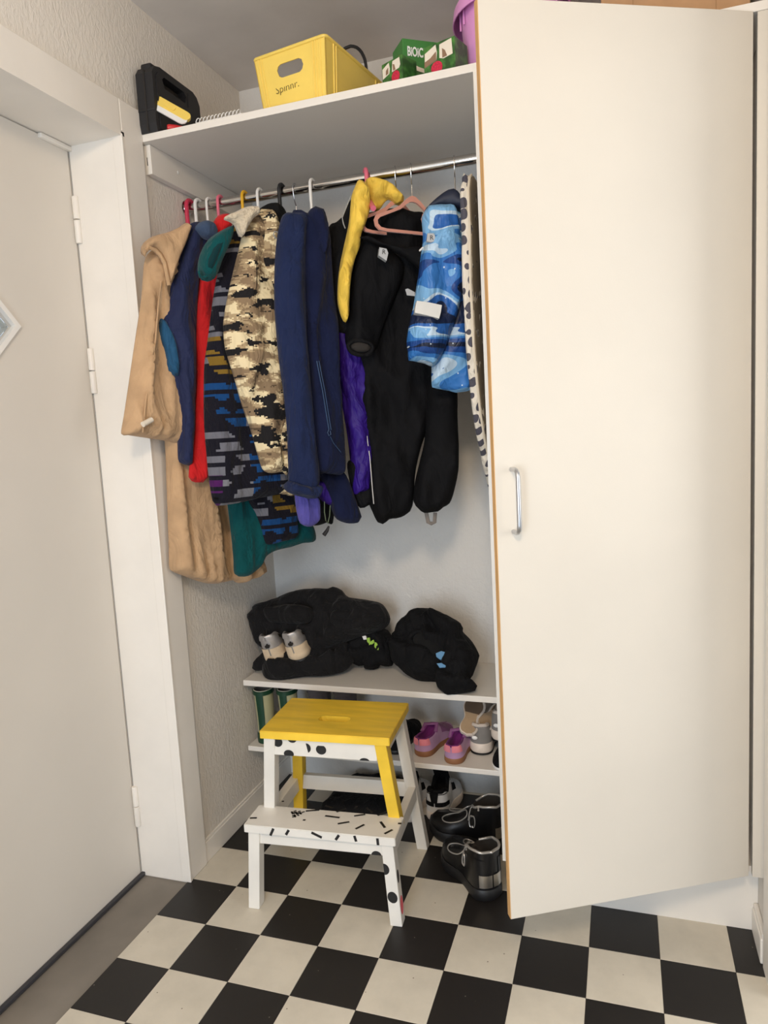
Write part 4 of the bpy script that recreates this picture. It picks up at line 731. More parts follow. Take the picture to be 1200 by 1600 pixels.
MB().plate([(0, 0), (1, 0), (1, CH), (0, CH)], lambda a, b, h: cr(a, 0, b, -h if h else 0) if h == 0 else cr(a, 0, b, 0)+ey*.0025, 0.0025, [slot]).build('front_wall', M_crate, g, smooth=False)
for nm, f in (('side_wall', lambda a, b, h: cr(1, a, b, 0)-ex*(.0025 if h else 0)), ('side_wall', lambda a, b, h: cr(0, a, b, 0)+ex*(.0025 if h else 0)), ('back_wall', lambda a, b, h: cr(a, 1, b, 0)-ey*(.0025 if h else 0))):
    MB().plate([(0, 0), (1, 0), (1, CH), (0, CH)], f, 0.0025).build(nm, M_crate, g, smooth=False)
MB().plate([(0, 0), (1, 0), (1, 1), (0, 1)], lambda a, b, h: cr(a, b, .003+h, 0), 0.003).build('base', M_crate, g, smooth=False)
rim = [cr(0, 0, CH, 0), cr(1, 0, CH, 0), cr(1, 1, CH, 0), cr(0, 1, CH, 0)]
def rounded(P, r=.012, n=5):
    o = []
    for i in range(len(P)):
        p, a, b = P[i], (P[i-1]-P[i]).normalized(), (P[(i+1) % len(P)]-P[i]).normalized()
        for k in range(n+1):
            t = k/n; o.append(p+a*r*(1-t)**2+b*r*t**2)
    return o
MB().tube(rounded(rim, .01), .0042, 8, closed=True).build('rim', M_crate, g)
for u in (.06, .1, .82, .86, .92): MB().tube([cr(u, 0, .003, 0)-ey*.0005, cr(u, 0, CH-.004, 0)-ey*.0005], .0022, 6).build('rib', M_crate, g)
for v in (.12, .16, .84, .9): MB().tube([cr(1, v, .003, 0)+ex*.0005, cr(1, v, CH-.004, 0)+ex*.0005], .0022, 6).build('rib', M_crate, g)
text_mesh('Spinnr.', 'handwriting', 0.025, basis(cr(.42, 0, .048, 0)-ey*.0006, ex+Vector((0, 0, .03)), Vector((0.25, 0, 1))), mat('faded_ink', (70, 56, 30), 0.7), g, 0.0002, -0.0004)
g = empty('cable_loop', (0.52, 0.12, ZB), 'black cable loop sticking up beside the yellow crate', 'cable')
MB().tube(catmull([(0.472,0.17,2.231),(0.493,0.17,2.24),(0.507,0.17,2.242),(0.524,0.17,2.235),(0.537,0.17,2.22),(0.545,0.17,2.2),(0.547,0.17,2.186),(0.548,0.17,2.168)], .01, False), .0042, 8).build('cable', M_blackplastic, g)
MB().tube([Vector((.56, .17, ZB+.004)), Vector((.565, .17, ZB+.05))], .006, 8).build('cable_end', M_blackplastic, g)

# green cartons
def green(name, col):
    t = NT(name); tc = t.n('ShaderNodeTexCoord'); v = t.n('ShaderNodeTexNoise', Scale=55.0, Detail=3.0); t.l(tc.outputs['Object'], v.inputs['Vector'])
    c = srgb(*col); t.l(t.ramp(v.outputs[0], [(.42, tuple(x*.6 for x in c[:3])+(1,)), (.5, c), (.66, (c[0]*1.9, c[1]*1.7, c[2]*1.5, 1))]), t.b.inputs['Base Color']); t.b.inputs['Roughness'].default_value = 0.4; return t.m
M_green = mat('green_carton', (62, 128, 58), 0.4, var=0.05); M_green2 = green('leaf_print_carton', (54, 102, 44)); M_cream = mat('cream_print', (226, 216, 200), 0.5); M_berry = mat('berry_print', (196, 34, 66), 0.45, var=0.3, vscale=300); M_brown = mat('cocoa_print', (138, 108, 84), 0.5)
def carton(O, dx, W_, D_, H_, name, label, m):
    g = empty(name, O, label, 'carton', 'green drink cartons on the top board')
    ex_ = Vector((dx[0], dx[1], 0)).normalized(); ey_ = Vector((-ex_.y, ex_.x, 0)); M = basis(O, ex_, ey_)
    MB().box((0, 0, 0), (W_, D_, H_), 0.0015, M).build('carton_body', m, g, smooth=False)
    return g, M
def face(M, pts, y, name, m, g, x=None, t=0.0008): 
    W_ = (lambda a, b, h: M @ Vector((a, y-t-h, b))) if x is None else (lambda a, b, h: M @ Vector((x+t+h, a, b)))
    MB().plate(pts, W_, t).build(name, m, g, smooth=False)
# each carton's near lower corner, from its place on the board
pK = [(0.646,-0.01),(0.7,-0.03),(0.703,-0.032),(0.742,0.017),(0.757,-0.024),(0.807,-0.041),(0.726,-0.095),(0.811,-0.04),(0.803,0.03)]
c1 = Vector([(0.651,-0.03,2.054)][0]); c1.z = ZB
c1b = Vector([(0.711,-0.06,2.034)][0])
g, M = carton((c1.x, c1.y, ZB), (c1b.x-c1.x, c1b.y-c1.y), .066, .05, .062, 'drink_carton', 'small green berry carton at the left of the three, two cream windows', M_green2)
face(M, [(.003, .028), (.024, .034), (.027, .044), (.024, .058), (.003, .05)], 0, 'window_print', M_cream, g); face(M, [(.033, .034), (.056, .036), (.06, .042), (.058, .058), (.036, .057)], 0, 'window_print', M_cream, g)
face(M, [(.014, .034), (.022, .035), (.022, .048), (.015, .043)], -.0009, 'glass_print', M_brown, g); face(M, [(.038, .036), (.045, .036), (.042, .048), (.037, .05)], -.0009, 'glass_print', M_brown, g)
face(M, [(.044+.013*math.cos(R(a)), .021+.013*math.sin(R(a))) for a in range(0, 360, 30)], 0, 'berry_print', M_berry, g)
c3 = Vector([(0.757,-0.045,2.049)][0]); c3b = Vector([(0.824,-0.065,2.04)][0])
g, M = carton((c3.x, c3.y, ZB), (c3b.x-c3.x, c3b.y-c3.y), .082, .06, .071, 'drink_carton', 'green strawberry carton at the right of the three, next to the violet tub', M_green2)
face(M, [(.003, .026), (.034, .034), (.036, .05), (.033, .067), (.004, .056)], 0, 'window_print', M_cream, g); face(M, [(.042, .036), (.052, .032), (.076, .035), (.074, .068), (.043, .064)], 0, 'window_print', M_cream, g)
face(M, [(.003, .026), (.034, .034), (.034, .052), (.018, .042), (.003, .038)], -.0009, 'glass_print', M_brown, g); face(M, [(.05, .034), (.062, .035), (.057, .048), (.05, .054)], -.0009, 'glass_print', M_brown, g)
face(M, [(.034+.015*math.cos(R(a)), .018+.014*math.sin(R(a))) for a in range(0, 360, 30)], 0, 'berry_print', M_berry, g)
c2 = Vector([(0.688,0.03,2.079)][0])
g, M = carton((c2.x, c2.y, ZB), (.8, .6), .135, .07, .142, 'drink_carton', 'largest green carton with white lettering, standing behind the two small ones', M_green)
face(M, [(.0, .001), (.13, .001), (.13, .058), (.09, .062), (.05, .068), (.0, .078)], 0, 'leaf_band', M_green2, g); face(M, [(.0, .078), (.05, .068), (.09, .062), (.13, .058), (.13, .063), (.09, .069), (.04, .08), (0, .094)], 0, 'cream_band', M_cream, g)
text_mesh('BiOiCE', 'lettering', 0.03, M @ basis((.036, -.0012, .112), (1, 0, -.02), (0.02, 0, 1)) @ Matrix.Diagonal((.55, 1, 1, 1)), mat('white_print', (236, 236, 230), 0.5), g, 0.0003, 0.0008)
text_mesh('IQ', 'lettering', 0.012, M @ basis((.042, -.0012, .04), (1, 0, -.1), (0.05, 0, 1)), mat('pale_print', (190, 200, 160), 0.5), g, 0.0003, 0.0002)
M2 = M @ Matrix.Rotation(R(-90), 4, 'Z')
face(M, [(.026+.013*math.cos(R(a)), .1+.014*math.sin(R(a))) for a in range(0, 360, 40)], 0, 'berry_badge', M_berry, g, x=-.0022)

# violet tubs
def tub(cx, cy, r0, r1, H, label, sx=1.0):
    g = empty('plastic_tub', (cx, cy, ZB), label, 'tub', 'violet tubs on the top board')
    MB().lathe([(0.001, 0.002), (r0, 0.0), (r0+.002, .004), (r1, H), (r1-.003, H), (r0-.002, .006), (0.001, .005)], (cx, cy, ZB), 48, sx=sx).build('tub_body', M_violet, g)
    MB().lathe([(r1, H-.002), (r1+.006, H-.001), (r1+.012, H-.012), (r1+.016, H-.034), (r1+.0185, H-.034), (r1+.015, H-.008), (r1+.008, H+.004), (r1, H+.004)], (cx, cy, ZB), 48, caps=False, sx=sx).build('rim_skirt', M_violet, g)
    for a in (200, 214, 285, 299, 320, 334):
        p = Vector((cx+math.cos(R(a))*(r1+.001)*sx, cy+math.sin(R(a))*(r1+.001), ZB+H-.03)); MB().tube([p-Vector((0, 0, .022)), p+Vector((0, 0, .028))], .002, 6).build('rib', M_violet, g)
    return g
tub(0.945, 0.06, .104, .118, .172, 'violet plastic tub beside the green cartons, left of two', 1.0)
tub(1.02, 0.345, .085, .098, .215, 'second violet tub further back on the top board, behind the door top', .9)
g = empty('cardboard_box', (1.28, 0.2, ZB), 'brown cardboard box on the top board above the wardrobe door', 'box')
MB().box((1.145, 0.05, ZB), (1.445, 0.33, ZB+.24), 0.002).build('carton_body', M_card, g, smooth=False)
MB().box((1.285, 0.049, ZB+.12), (1.305, 0.0502, ZB+.2403), 0).box((1.285, 0.049, ZB+.2398), (1.305, 0.331, ZB+.2406), 0).build('tape', mat('clear_tape', (206, 176, 140), 0.2), g, smooth=False)
for x in (1.2115, 1.3785): MB().box((x, .0494, ZB+.01), (x+.001, .0502, ZB+.235)).build('crease', mat('card_shadow_line', (150, 112, 76), 0.9), g, smooth=False)

# ---------------------------------------------------------------- clothes and sneakers on the upper shelf (z = 0.4535)
ZU = 0.4537
g = empty('black_jacket', (0.2, 0.36, ZU), 'crumpled black jacket heaped at the back left of the shelf', 'jacket', 'black clothes heaped on the shelf')
pillow(((0.205,0.34,0.617),4,25,[(-0.2243,0.0042),(-0.2157,0.0346),(-0.197,0.05),(-0.1576,0.0618),(-0.1185,0.075),(-0.0801,0.0919),(-0.0175,0.1043),(0.0531,0.1061),(0.0683,0.1114),(0.0923,0.1017),(0.1171,0.0788),(0.1787,0.0696),(0.2244,0.0612),(0.2464,0.041),(0.2606,0.0109),(0.2523,-0.0121),(0.2295,-0.0267),(0.1859,-0.0418),(0.1347,-0.0593),(0.0908,-0.0781),(0.0391,-0.0972),(0.0082,-0.0944),(-0.054,-0.0923),(-0.117,-0.0902),(-0.1728,-0.0901),(-0.2018,-0.0479)]), 'cloth', M_jersey, g, 0.05, 0.03, 0.05, 0.016, (11, 12), 51, zmin=ZU, wr=0.019, ymax=0.485, xmin=0.003)
pillow(((0.274,0.3,0.689),4,30,[(-0.204,-0.0241),(-0.1515,-0.0086),(-0.0898,-0.0081),(-0.0423,-0.0223),(-0.0454,-0.0588),(-0.0818,-0.0702),(-0.1433,-0.0676),(-0.1907,-0.061)]), 'fold', M_jersey, g, 0.03, 0.02, 0.04, 0.012, (11, 12), 52, wr=0.019, ymax=0.485, xmin=0.003)
pillow(((0.302,0.31,0.592),4,28,[(-0.0433,0.0576),(0.0163,0.073),(0.0921,0.0665),(0.145,0.0527),(0.1541,0.0277),(0.1117,0.0055),(0.0537,-0.0099),(0.0012,-0.0088)]), 'sleeve', M_jersey, g, 0.035, 0.02, 0.04, 0.012, (11, 12), 53, wr=0.019, ymax=0.485)
g = empty('folded_trousers', (0.12, 0.27, ZU), 'black trousers folded flat under the silver sneakers', 'trousers', 'black clothes heaped on the shelf')
pillow(((0.136,0.225,0.463),8,62,[(-0.1101,0.0355),(-0.0946,0.0669),(-0.0715,0.095),(-0.0313,0.1195),(0.0269,0.1361),(0.0797,0.1424),(0.1339,0.1405),(0.1887,0.1325),(0.2154,0.1086),(0.2252,0.0772),(0.2055,0.0388),(0.1725,0.0196),(0.1306,0.0098),(0.0722,0.0072),(0.0371,-0.0008),(0.0022,-0.0096),(-0.0352,-0.0092),(-0.0565,-0.0001),(-0.0696,0.0167),(-0.0696,0.033),(-0.0878,0.0299)]), 'cloth', M_jersey, g, 0.035, 0.02, 0.035, 0.012, (12, 12), 54, zmin=ZU, wr=0.019, ymax=0.485, xmin=0.003)
pillow(((0.176,0.225,0.473),8,60,[(-0.0994,0.0083),(-0.083,0.0316),(-0.0258,0.0442),(0.0401,0.0513),(0.0897,0.0639),(0.1246,0.0754),(0.1502,0.0569),(0.1277,0.0199),(0.0648,0.0056),(0.0014,-0.0069),(-0.0561,-0.0139)]), 'fold', M_jersey, g, 0.038, 0.01, 0.03, 0.010, (12, 12), 55, zmin=ZU, wr=0.018, xmin=0.003)
g = empty('printed_sweater', (0.38, 0.38, ZU), 'black sweater with lime green print crumpled in the middle of the shelf', 'sweater', 'black clothes heaped on the shelf')
pillow(((0.392,0.36,0.468),2,25,[(-0.0974,0.0473),(-0.0843,0.0772),(-0.0244,0.1085),(0.0364,0.122),(0.0691,0.0894),(0.0824,0.0609),(0.074,0.0177),(0.0675,0.0017),(0.0451,-0.0006),(0.0297,0.003),(0.0229,-0.0072),(0.0081,-0.0122),(-0.0187,-0.0112),(-0.0235,0.0008),(-0.0424,-0.0028),(-0.0747,0.0117)]), 'cloth', M_black, g, 0.045, 0.03, 0.04, 0.014, (13, 13), 56, zmin=ZU, wr=0.019, ymax=0.485)
M_lime = mat('lime_print', (150, 190, 70), 0.7)
lime = MB()
for bl_ in (((0.392,0.36,0.468),2,25,[(-0.0003,0.0788),(0.0086,0.0819),(0.0126,0.0692),(0.0071,0.0626),(0.002,0.0688)]), ((0.392,0.36,0.468),2,25,[(0.0098,0.0662),(0.0226,0.0752),(0.0263,0.0668),(0.0165,0.0579),(0.0089,0.0576)]), ((0.392,0.36,0.468),2,25,[(0.0277,0.0682),(0.0339,0.0656),(0.0423,0.0531),(0.0415,0.0432),(0.034,0.0443),(0.0273,0.054)]), ((0.392,0.36,0.468),2,25,[(0.0138,0.0535),(0.0211,0.0566),(0.023,0.051),(0.0157,0.0479)])):
    W = frame(bl_); lime.plate([tuple(p) for p in bl_[3]], lambda a, b, h: W(a, b, h+.07), .022)
lime.build('lime_print', M_lime, g, smooth=False)['kind'] = 'stuff'
wb = ((0.392,0.36,0.468),2,25,[(-0.0159,0.0847),(-0.004,0.0873),(-0,0.0759),(-0.0105,0.0741)]); W = frame(wb)
MB().plate([tuple(p) for p in wb[3]], lambda a, b, h: W(a, b, h+.07), .022).build('white_print', M_whiteplastic, g, smooth=False)
g = empty('black_hoodie', (0.62, 0.33, ZU), 'black hoodie with pale blue print crumpled at the right of the shelf', 'hoodie', 'black clothes heaped on the shelf')
pillow(((0.562,0.29,0.459),-6,35,[(-0.098,0.0736),(-0.0978,0.1032),(-0.091,0.1358),(-0.0778,0.1685),(-0.0643,0.1876),(-0.0517,0.2036),(-0.0308,0.2171),(-0.0063,0.2232),(0.0201,0.2255),(0.0605,0.2106),(0.1161,0.1875),(0.124,0.1646),(0.1521,0.1407),(0.1707,0.1207),(0.1888,0.0926),(0.1866,0.0785),(0.1766,0.0308),(0.1699,0.0192),(0.1436,0.0071),(0.0946,0.0023),(0.0231,-0.0048),(-0.0075,0.0006),(-0.0384,0.0132),(-0.0666,0.0327),(-0.0861,0.0454)]), 'cloth', M_black, g, 0.06, 0.04, 0.055, 0.015, (11, 11), 58, zmin=ZU, wr=0.019, ymax=0.485)
pillow(((0.62,0.24,0.508),-6,35,[(-0.068,0.0961),(-0.0627,0.1073),(-0.0418,0.1145),(-0.0112,0.1074),(0.0174,0.0884),(0.0396,0.0622),(0.052,0.0515),(0.0368,0.0365),(0.0092,0.0313),(-0.022,0.0453),(-0.047,0.0621),(-0.0647,0.0785)]), 'hood_inner_shade', mat('deep_black', (6, 6, 7), 1.0), g, 0.012, 0.02, 0.02, 0.003, (11, 11), 59)  # near-black pad gives the hood its inner shade by colour, nothing is hollow
MB().tube(catmull([(0.5464,0.2974,0.5855),(0.5576,0.3057,0.599),(0.586,0.3081,0.6066),(0.6195,0.301,0.6015),(0.6504,0.2861,0.585),(0.675,0.2647,0.5582),(0.6803,0.2534,0.543),(0.6642,0.2472,0.5318),(0.6295,0.2483,0.5282),(0.5995,0.2586,0.5384),(0.5719,0.2726,0.5541),(0.5543,0.2879,0.5731)], .01), .009, 8, closed=True).build('hood_rim', M_black, g)
pillow(((0.695,0.205,0.471),-6,40,[(-0.1251,0.2352),(-0.0874,0.2337),(-0.0086,0.2019),(0.0046,0.1675),(0.0394,0.1285),(0.0632,0.1009),(0.0532,0.0461),(0.0486,0.0333),(0.0635,0.0254),(0.0747,0.0144),(0.0689,0.0005),(0.0294,-0.0118),(-0.0096,-0.022),(-0.0264,-0.0137),(-0.0423,-0.0032),(-0.0498,0.0208),(-0.0478,0.0501),(-0.038,0.0721),(-0.037,0.1042),(-0.0501,0.1355),(-0.075,0.1704),(-0.1078,0.2056)]), 'sleeve', M_black, g, 0.04, 0.03, 0.04, 0.014, (13, 13), 60, zmin=ZU, wr=0.019)
M_skyp = mat('sky_print', (98, 146, 186), 0.7); sky = MB()
for bl_ in (((0.695,0.205,0.471),-6,40,[(-0.0515,0.0835),(-0.0362,0.0919),(-0.0231,0.0895),(-0.0209,0.0701),(-0.0347,0.0661),(-0.048,0.0733)]), ((0.695,0.205,0.471),-6,40,[(-0.0426,0.0528),(-0.0292,0.0555),(-0.0134,0.0528),(-0.0144,0.0431),(-0.032,0.0414)])):
    W = frame(bl_); sky.plate([tuple(p) for p in bl_[3]], lambda a, b, h: W(a, b, h+.047), .008)
sky.build('sky_print', M_skyp, g, smooth=False)['kind'] = 'stuff'

# ---------------------------------------------------------------- shoes
def lerp(t, P):
    for (a, b), (c, d) in zip(P, P[1:]):
        if t <= c:
            u = (t-a)/(c-a) if c > a else 0; u = u*u*(3-2*u); return b+(d-b)*u
    return P[-1][1]
def width(s, heel=.82, waist=.74, ball=1.0):
    w_ = lerp(s, [(0, heel), (.2, heel), (.42, waist), (.72, ball), (1, ball*.9)])
    if s < .17: w_ *= max(0, 1-(1-s/.17)**2.2)**.48
    if s > .74: w_ *= math.sqrt(max(0, 1-((s-.74)/.26)**2.2))
    return w_
class Shoe:
    """A shoe built along +Y from heel to toe, placed by a matrix."""
    def __init__(s, name, label, M, L, W, hs, H, G, D, toe=.0, group=None, flare=1.04, cat='shoe'):
        s.M, s.L, s.W, s.hs, s.H, s.G, s.D, s.toe = M, L, W/2, hs, H, G, D, toe; s.flare = flare
        s.g = empty(name, M.translation, label, cat, group)
    def up(s, z, t): return z+s.toe*max(0, (t-.7)/.3)**2
    def P(s, t, k, side, off=0.0):
        """Point on the outer skin: t along the shoe, k from sole (0) to rim (1)."""
        w_ = s.W*width(t); g = min(s.W*lerp(t, s.G), w_*.98); h = lerp(t, s.H); a = k*math.pi/2
        x = g+(w_-g)*math.cos(a)**.75+off; z = s.hs+max(h-s.hs, .001)*math.sin(a)**.9+off*.6
        y = t*s.L+(off*(-1 if t < .1 else 0))
        return s.M @ Vector((side*x, y, s.up(z, t)))
    def I(s, t, k, side):
        w_ = s.W*width(t); g = min(s.W*lerp(t, s.G), w_*.98); h = lerp(t, s.H); d = lerp(t, s.D)
        x, z = [(g*.97, h+.001), (g*.9, h-d*.3), (g*.86, h-d*.8), (g*.6, h-d), (0, h-d)][k]
        return s.M @ Vector((side*x, t*s.L+(.004 if t < .02 else 0), s.up(z, t)))
    TS = [0, .0015, .006, .013, .022, .035, .05, .07, .095, .125, .16, .2, .25, .32, .38, .44, .5, .56, .62, .68, .74, .8, .85, .89, .93, .96, .985, 1]
    def sole(s, m, name='sole', z0=0.0, z1=None, grow=1.0):
        z1 = s.hs if z1 is None else z1; rings = []
        T = s.TS; n = len(T)
        for z, f in ((z0, .95), (z0+(z1-z0)*.25, 1.0*grow), (z0+(z1-z0)*.8, 1.0*grow), (z1, .985)):
            r = []
            for side, seq in ((1, T), (-1, T[::-1])):
                for t in seq:
                    if (t in (0, 1)) and side < 0: continue
                    tt = (t-.5)*(f*.5+.5)*(1.01 if f >= 1 else 1)+.5
                    r.append(s.M @ Vector((side*s.W*width(t)*f*s.flare, tt*s.L, s.up(z, t))))
            rings.append(r)
        return MB().rings(rings).build(name, m, s.g, angle=50)
    def skin(s, m, name, t0=0, t1=1, k0=0, k1=1, off=0, sides=(1, -1), nk=7):
        T = [t for t in s.TS if t0 <= t <= t1]; mb = MB()
        if T[0] > t0: T = [t0]+T
        if T[-1] < t1: T = T+[t1]
        cols = []
        for t in T:
            row = []
            if 1 in sides: row += [s.P(t, k0+(k1-k0)*i/nk, 1, off) for i in range(nk+1)]
            if -1 in sides:
                b = [s.P(t, k0+(k1-k0)*i/nk, -1, off) for i in range(nk+1)]
                row = (row, b) if 1 in sides else b
            cols.append(row)
        if len(sides) == 2:
            mb.rings([c[0] for c in cols], False, False).rings([c[1] for c in cols], False, False)
        else: mb.rings(cols, False, False)
        return mb.build(name, m, s.g, angle=60)
    def lining(s, m, name='lining'):
        T = s.TS; return MB().rings([[s.I(t, k, 1) for k in range(5)]+[s.I(t, k, -1) for k in range(3, -1, -1)] for t in T], False, False).build(name, m, s.g, angle=60)
    def collar(s, m, r, t1, name='collar', n=8):
        T = [t for t in s.TS if t <= t1]; p = [s.P(t, 1, -1) for t in T[::-1]]+[s.P(t, 1, 1) for t in T[1:]]
        return MB().tube(catmull(p, .005, False), r, n).build(name, m, s.g, angle=80)
def place(x, y, z, rz, tilt=0, roll=0): return Matrix.Translation((x, y, z)) @ Matrix.Rotation(R(rz), 4, 'Z') @ Matrix.Rotation(R(tilt), 4, 'X') @ Matrix.Rotation(R(roll), 4, 'Y')
Z2 = 0.2338
M_gum = mat('gum_sole', (142, 96, 62), 0.6); M_lilac = fabric('lilac_mesh', (180, 142, 176), 0.7, amt=.1); M_pinkheel = fabric('pink_heel', (228, 134, 146), 0.6, amt=.1); M_plum = fabric('plum_lining', (112, 38, 108), 0.8, amt=.2)
M_plum2 = fabric('plum_knit', (134, 84, 128), 0.8, amt=.15)
M_offwhite = mat('offwhite_rubber', (222, 208, 194), 0.5, var=.08, vscale=50); M_greysuede = fabric('grey_suede', (128, 124, 120), 0.9, amt=.1); M_paleleather = mat('pale_leather', (206, 194, 182), 0.5, var=.06, vscale=40)
M_blackrubber = mat('black_rubber', (20, 19, 20), 0.5); M_beige = fabric('beige_footbed', (176, 150, 120), 0.8, amt=.1); M_worn = fabric('worn_footbed', (104, 86, 70), 0.9, amt=.1)
M_bleather = mat('black_leather', (13, 13, 15), 0.32, var=.1, vscale=30, bump=.1, bscale=120, bdist=.001); M_silver = mat('silver_piping', (188, 184, 178), 0.35, .6, var=.05); M_silverpl = mat('silver_plate', (200, 194, 184), 0.3, 1.0, var=.04)
M_silverleather = mat('silver_leather', (182, 178, 176), 0.34, .55, var=.12, vscale=60, bump=.3, bscale=180, bdist=.001); M_cream2 = fabric('cream_suede', (212, 190, 160), 0.8, amt=.1)
M_white2 = mat('white_leather', (216, 214, 212), 0.45, var=.04, vscale=40)

low = dict(H=[(0, .056), (.12, .055), (.3, .054), (.46, .074), (.56, .068), (.75, .046), (.9, .04), (1, .026)], G=[(0, .0), (.06, .5), (.2, .56), (.4, .46), (.5, .12), (.56, .0), (1, 0)], D=[(0, .02), (.08, .036), (.4, .03), (.5, .02), (.56, .0), (1, 0)])
def lilac(x, y, rz, label):
    s = Shoe('child_shoe', label, place(x, y, Z2, rz), .195, .072, .018, **low, toe=.008, group='lilac shoes on the lower shelf')
    s.sole(M_gum); s.skin(M_lilac, 'upper'); s.lining(M_plum)
    s.skin(M_pinkheel, 'heel_patch', 0, .1, .3, 1, .0022); s.skin(M_plum2, 'vamp', .5, .86, .3, 1, .001); s.collar(M_plum, .0032, .45)
    MB().tube([s.P(.3, .9, -1, .002), s.P(.4, 1, -1, .006), s.P(.44, 1, 1, .006), s.P(.34, .9, 1, .002)], .006, 8, flat=.35).build('strap', M_plum2, s.g)
lilac(0.684, 0.207, -4, 'lilac and pink child shoe, right of the two on the lower shelf')
lilac(0.578, 0.235, -14, 'lilac and pink child shoe next to the stool leg on the lower shelf')

chunky = dict(H=[(0, .094), (.1, .092), (.3, .074), (.44, .098), (.54, .09), (.75, .064), (.9, .056), (1, .036)], G=[(0, .0), (.06, .46), (.2, .56), (.4, .46), (.5, .12), (.56, .0), (1, 0)], D=[(0, .02), (.08, .045), (.4, .04), (.5, .02), (.56, .0), (1, 0)])
def grey_sneaker(x, y, rz, label, z=Z2):
    s = Shoe('sneaker', label, place(x, y, z, rz), .2, .08, .036, **chunky, toe=.008, group='grey and white sneakers')
    s.sole(M_blackrubber, 'outsole', 0, .006); s.sole(M_offwhite, 'midsole', .006, .036, 1.03); s.skin(M_greysuede, 'upper'); s.lining(M_black)
    s.skin(M_paleleather, 'heel_tab', 0, .12, .72, 1, .0016); s.skin(M_paleleather, 'side_panel', .3, .62, .1, .8, .0014); s.collar(M_paleleather, .005, .45)
    mb = MB(); mb.ball(s.M @ Vector((-.012, -.0035, .056)), .009, 1, .25, .7); mb.build('heel_logo', M_whiteplastic, s.g)
grey_sneaker(0.752, 0.283, -2, 'grey and white chunky sneaker under the beige slippers')
grey_sneaker(0.8185, 0.288, 0, 'matching grey and white sneaker mostly hidden behind the partition edge', z=Z2+.042)
# one slip-on below the second sneaker, toe out over the shelf edge
s = Shoe('slip_on_shoe', 'black slip-on shoe with a white sole edge at the right end of the lower shelf', place(0.828, 0.395, Z2, 180), .2, .058, .01, [(0, .038), (.3, .036), (.5, .04), (.75, .034), (.9, .03), (1, .018)], [(0, 0), (.06, .5), (.3, .55), (.45, .3), (.55, 0), (1, 0)], [(0, .01), (.1, .024), (.45, .02), (.55, 0), (1, 0)])
s.sole(M_whiteplastic); s.skin(M_black, 'upper'); s.lining(M_dark)
# slippers leaning on the sneaker
def slipper(Mx, label):
    g = empty('slipper', Mx.translation, label, 'slipper', 'beige slippers on the lower shelf')
    o = [(.026*math.sin(R(a))*(1 if 0 < a < 180 else 1), 0) for a in (0,)]
    pts = []
    for t in [i/24 for i in range(25)]: pts.append((.033*width(t, .8, .62, 1), t*.13))
    pts = pts+[(-x, y) for x, y in pts[::-1][1:-1]]
    MB().plate(pts, lambda a, b, h: Mx @ Vector((a, b, h)), .012).build('sole', M_offwhite, g, smooth=False)
    MB().plate([(x*.9, .004+y*.95) for x, y in pts], lambda a, b, h: Mx @ Vector((a, b, .0035+h)), .0035).build('footbed', M_beige, g, smooth=False)
    MB().plate([(x*.86, .006+y*.94) for x, y in pts if y > .066], lambda a, b, h: Mx @ Vector((a, b, .0042+h)), .0008).build('worn_patch', M_worn, g, smooth=False)
    wall = [Mx @ Vector((.033*width(t, .8, .62, 1), t*.13, .004)) for t in [.04+i*.06 for i in range(15)]]
    MB().tube(wall, .004, 8).build('edge_binding', M_paleleather, g)
    st_ = [Mx @ Vector((.03*math.cos(R(a)), .095-.01*math.sin(R(a)), .004+.03*math.sin(R(a)))) for a in range(0, 181, 20)]
    return g
sa = Vector([(0.536,0.27,2.334)][0])
A = Vector([(0.718,0.268,0.303)][0]); B = Vector([(0.709,0.345,0.366)][0])
slipper(basis(A, Vector((.97, .02, -.2)), B-A), 'beige slipper with a worn footbed leaning on the grey sneaker')
A = Vector([(0.75,0.3,0.324)][0]); B = Vector([(0.758,0.36,0.359)][0])
slipper(basis(A, Vector((.55, -.3, -.75)), B-A), 'second beige slipper tilted on its side behind the first')

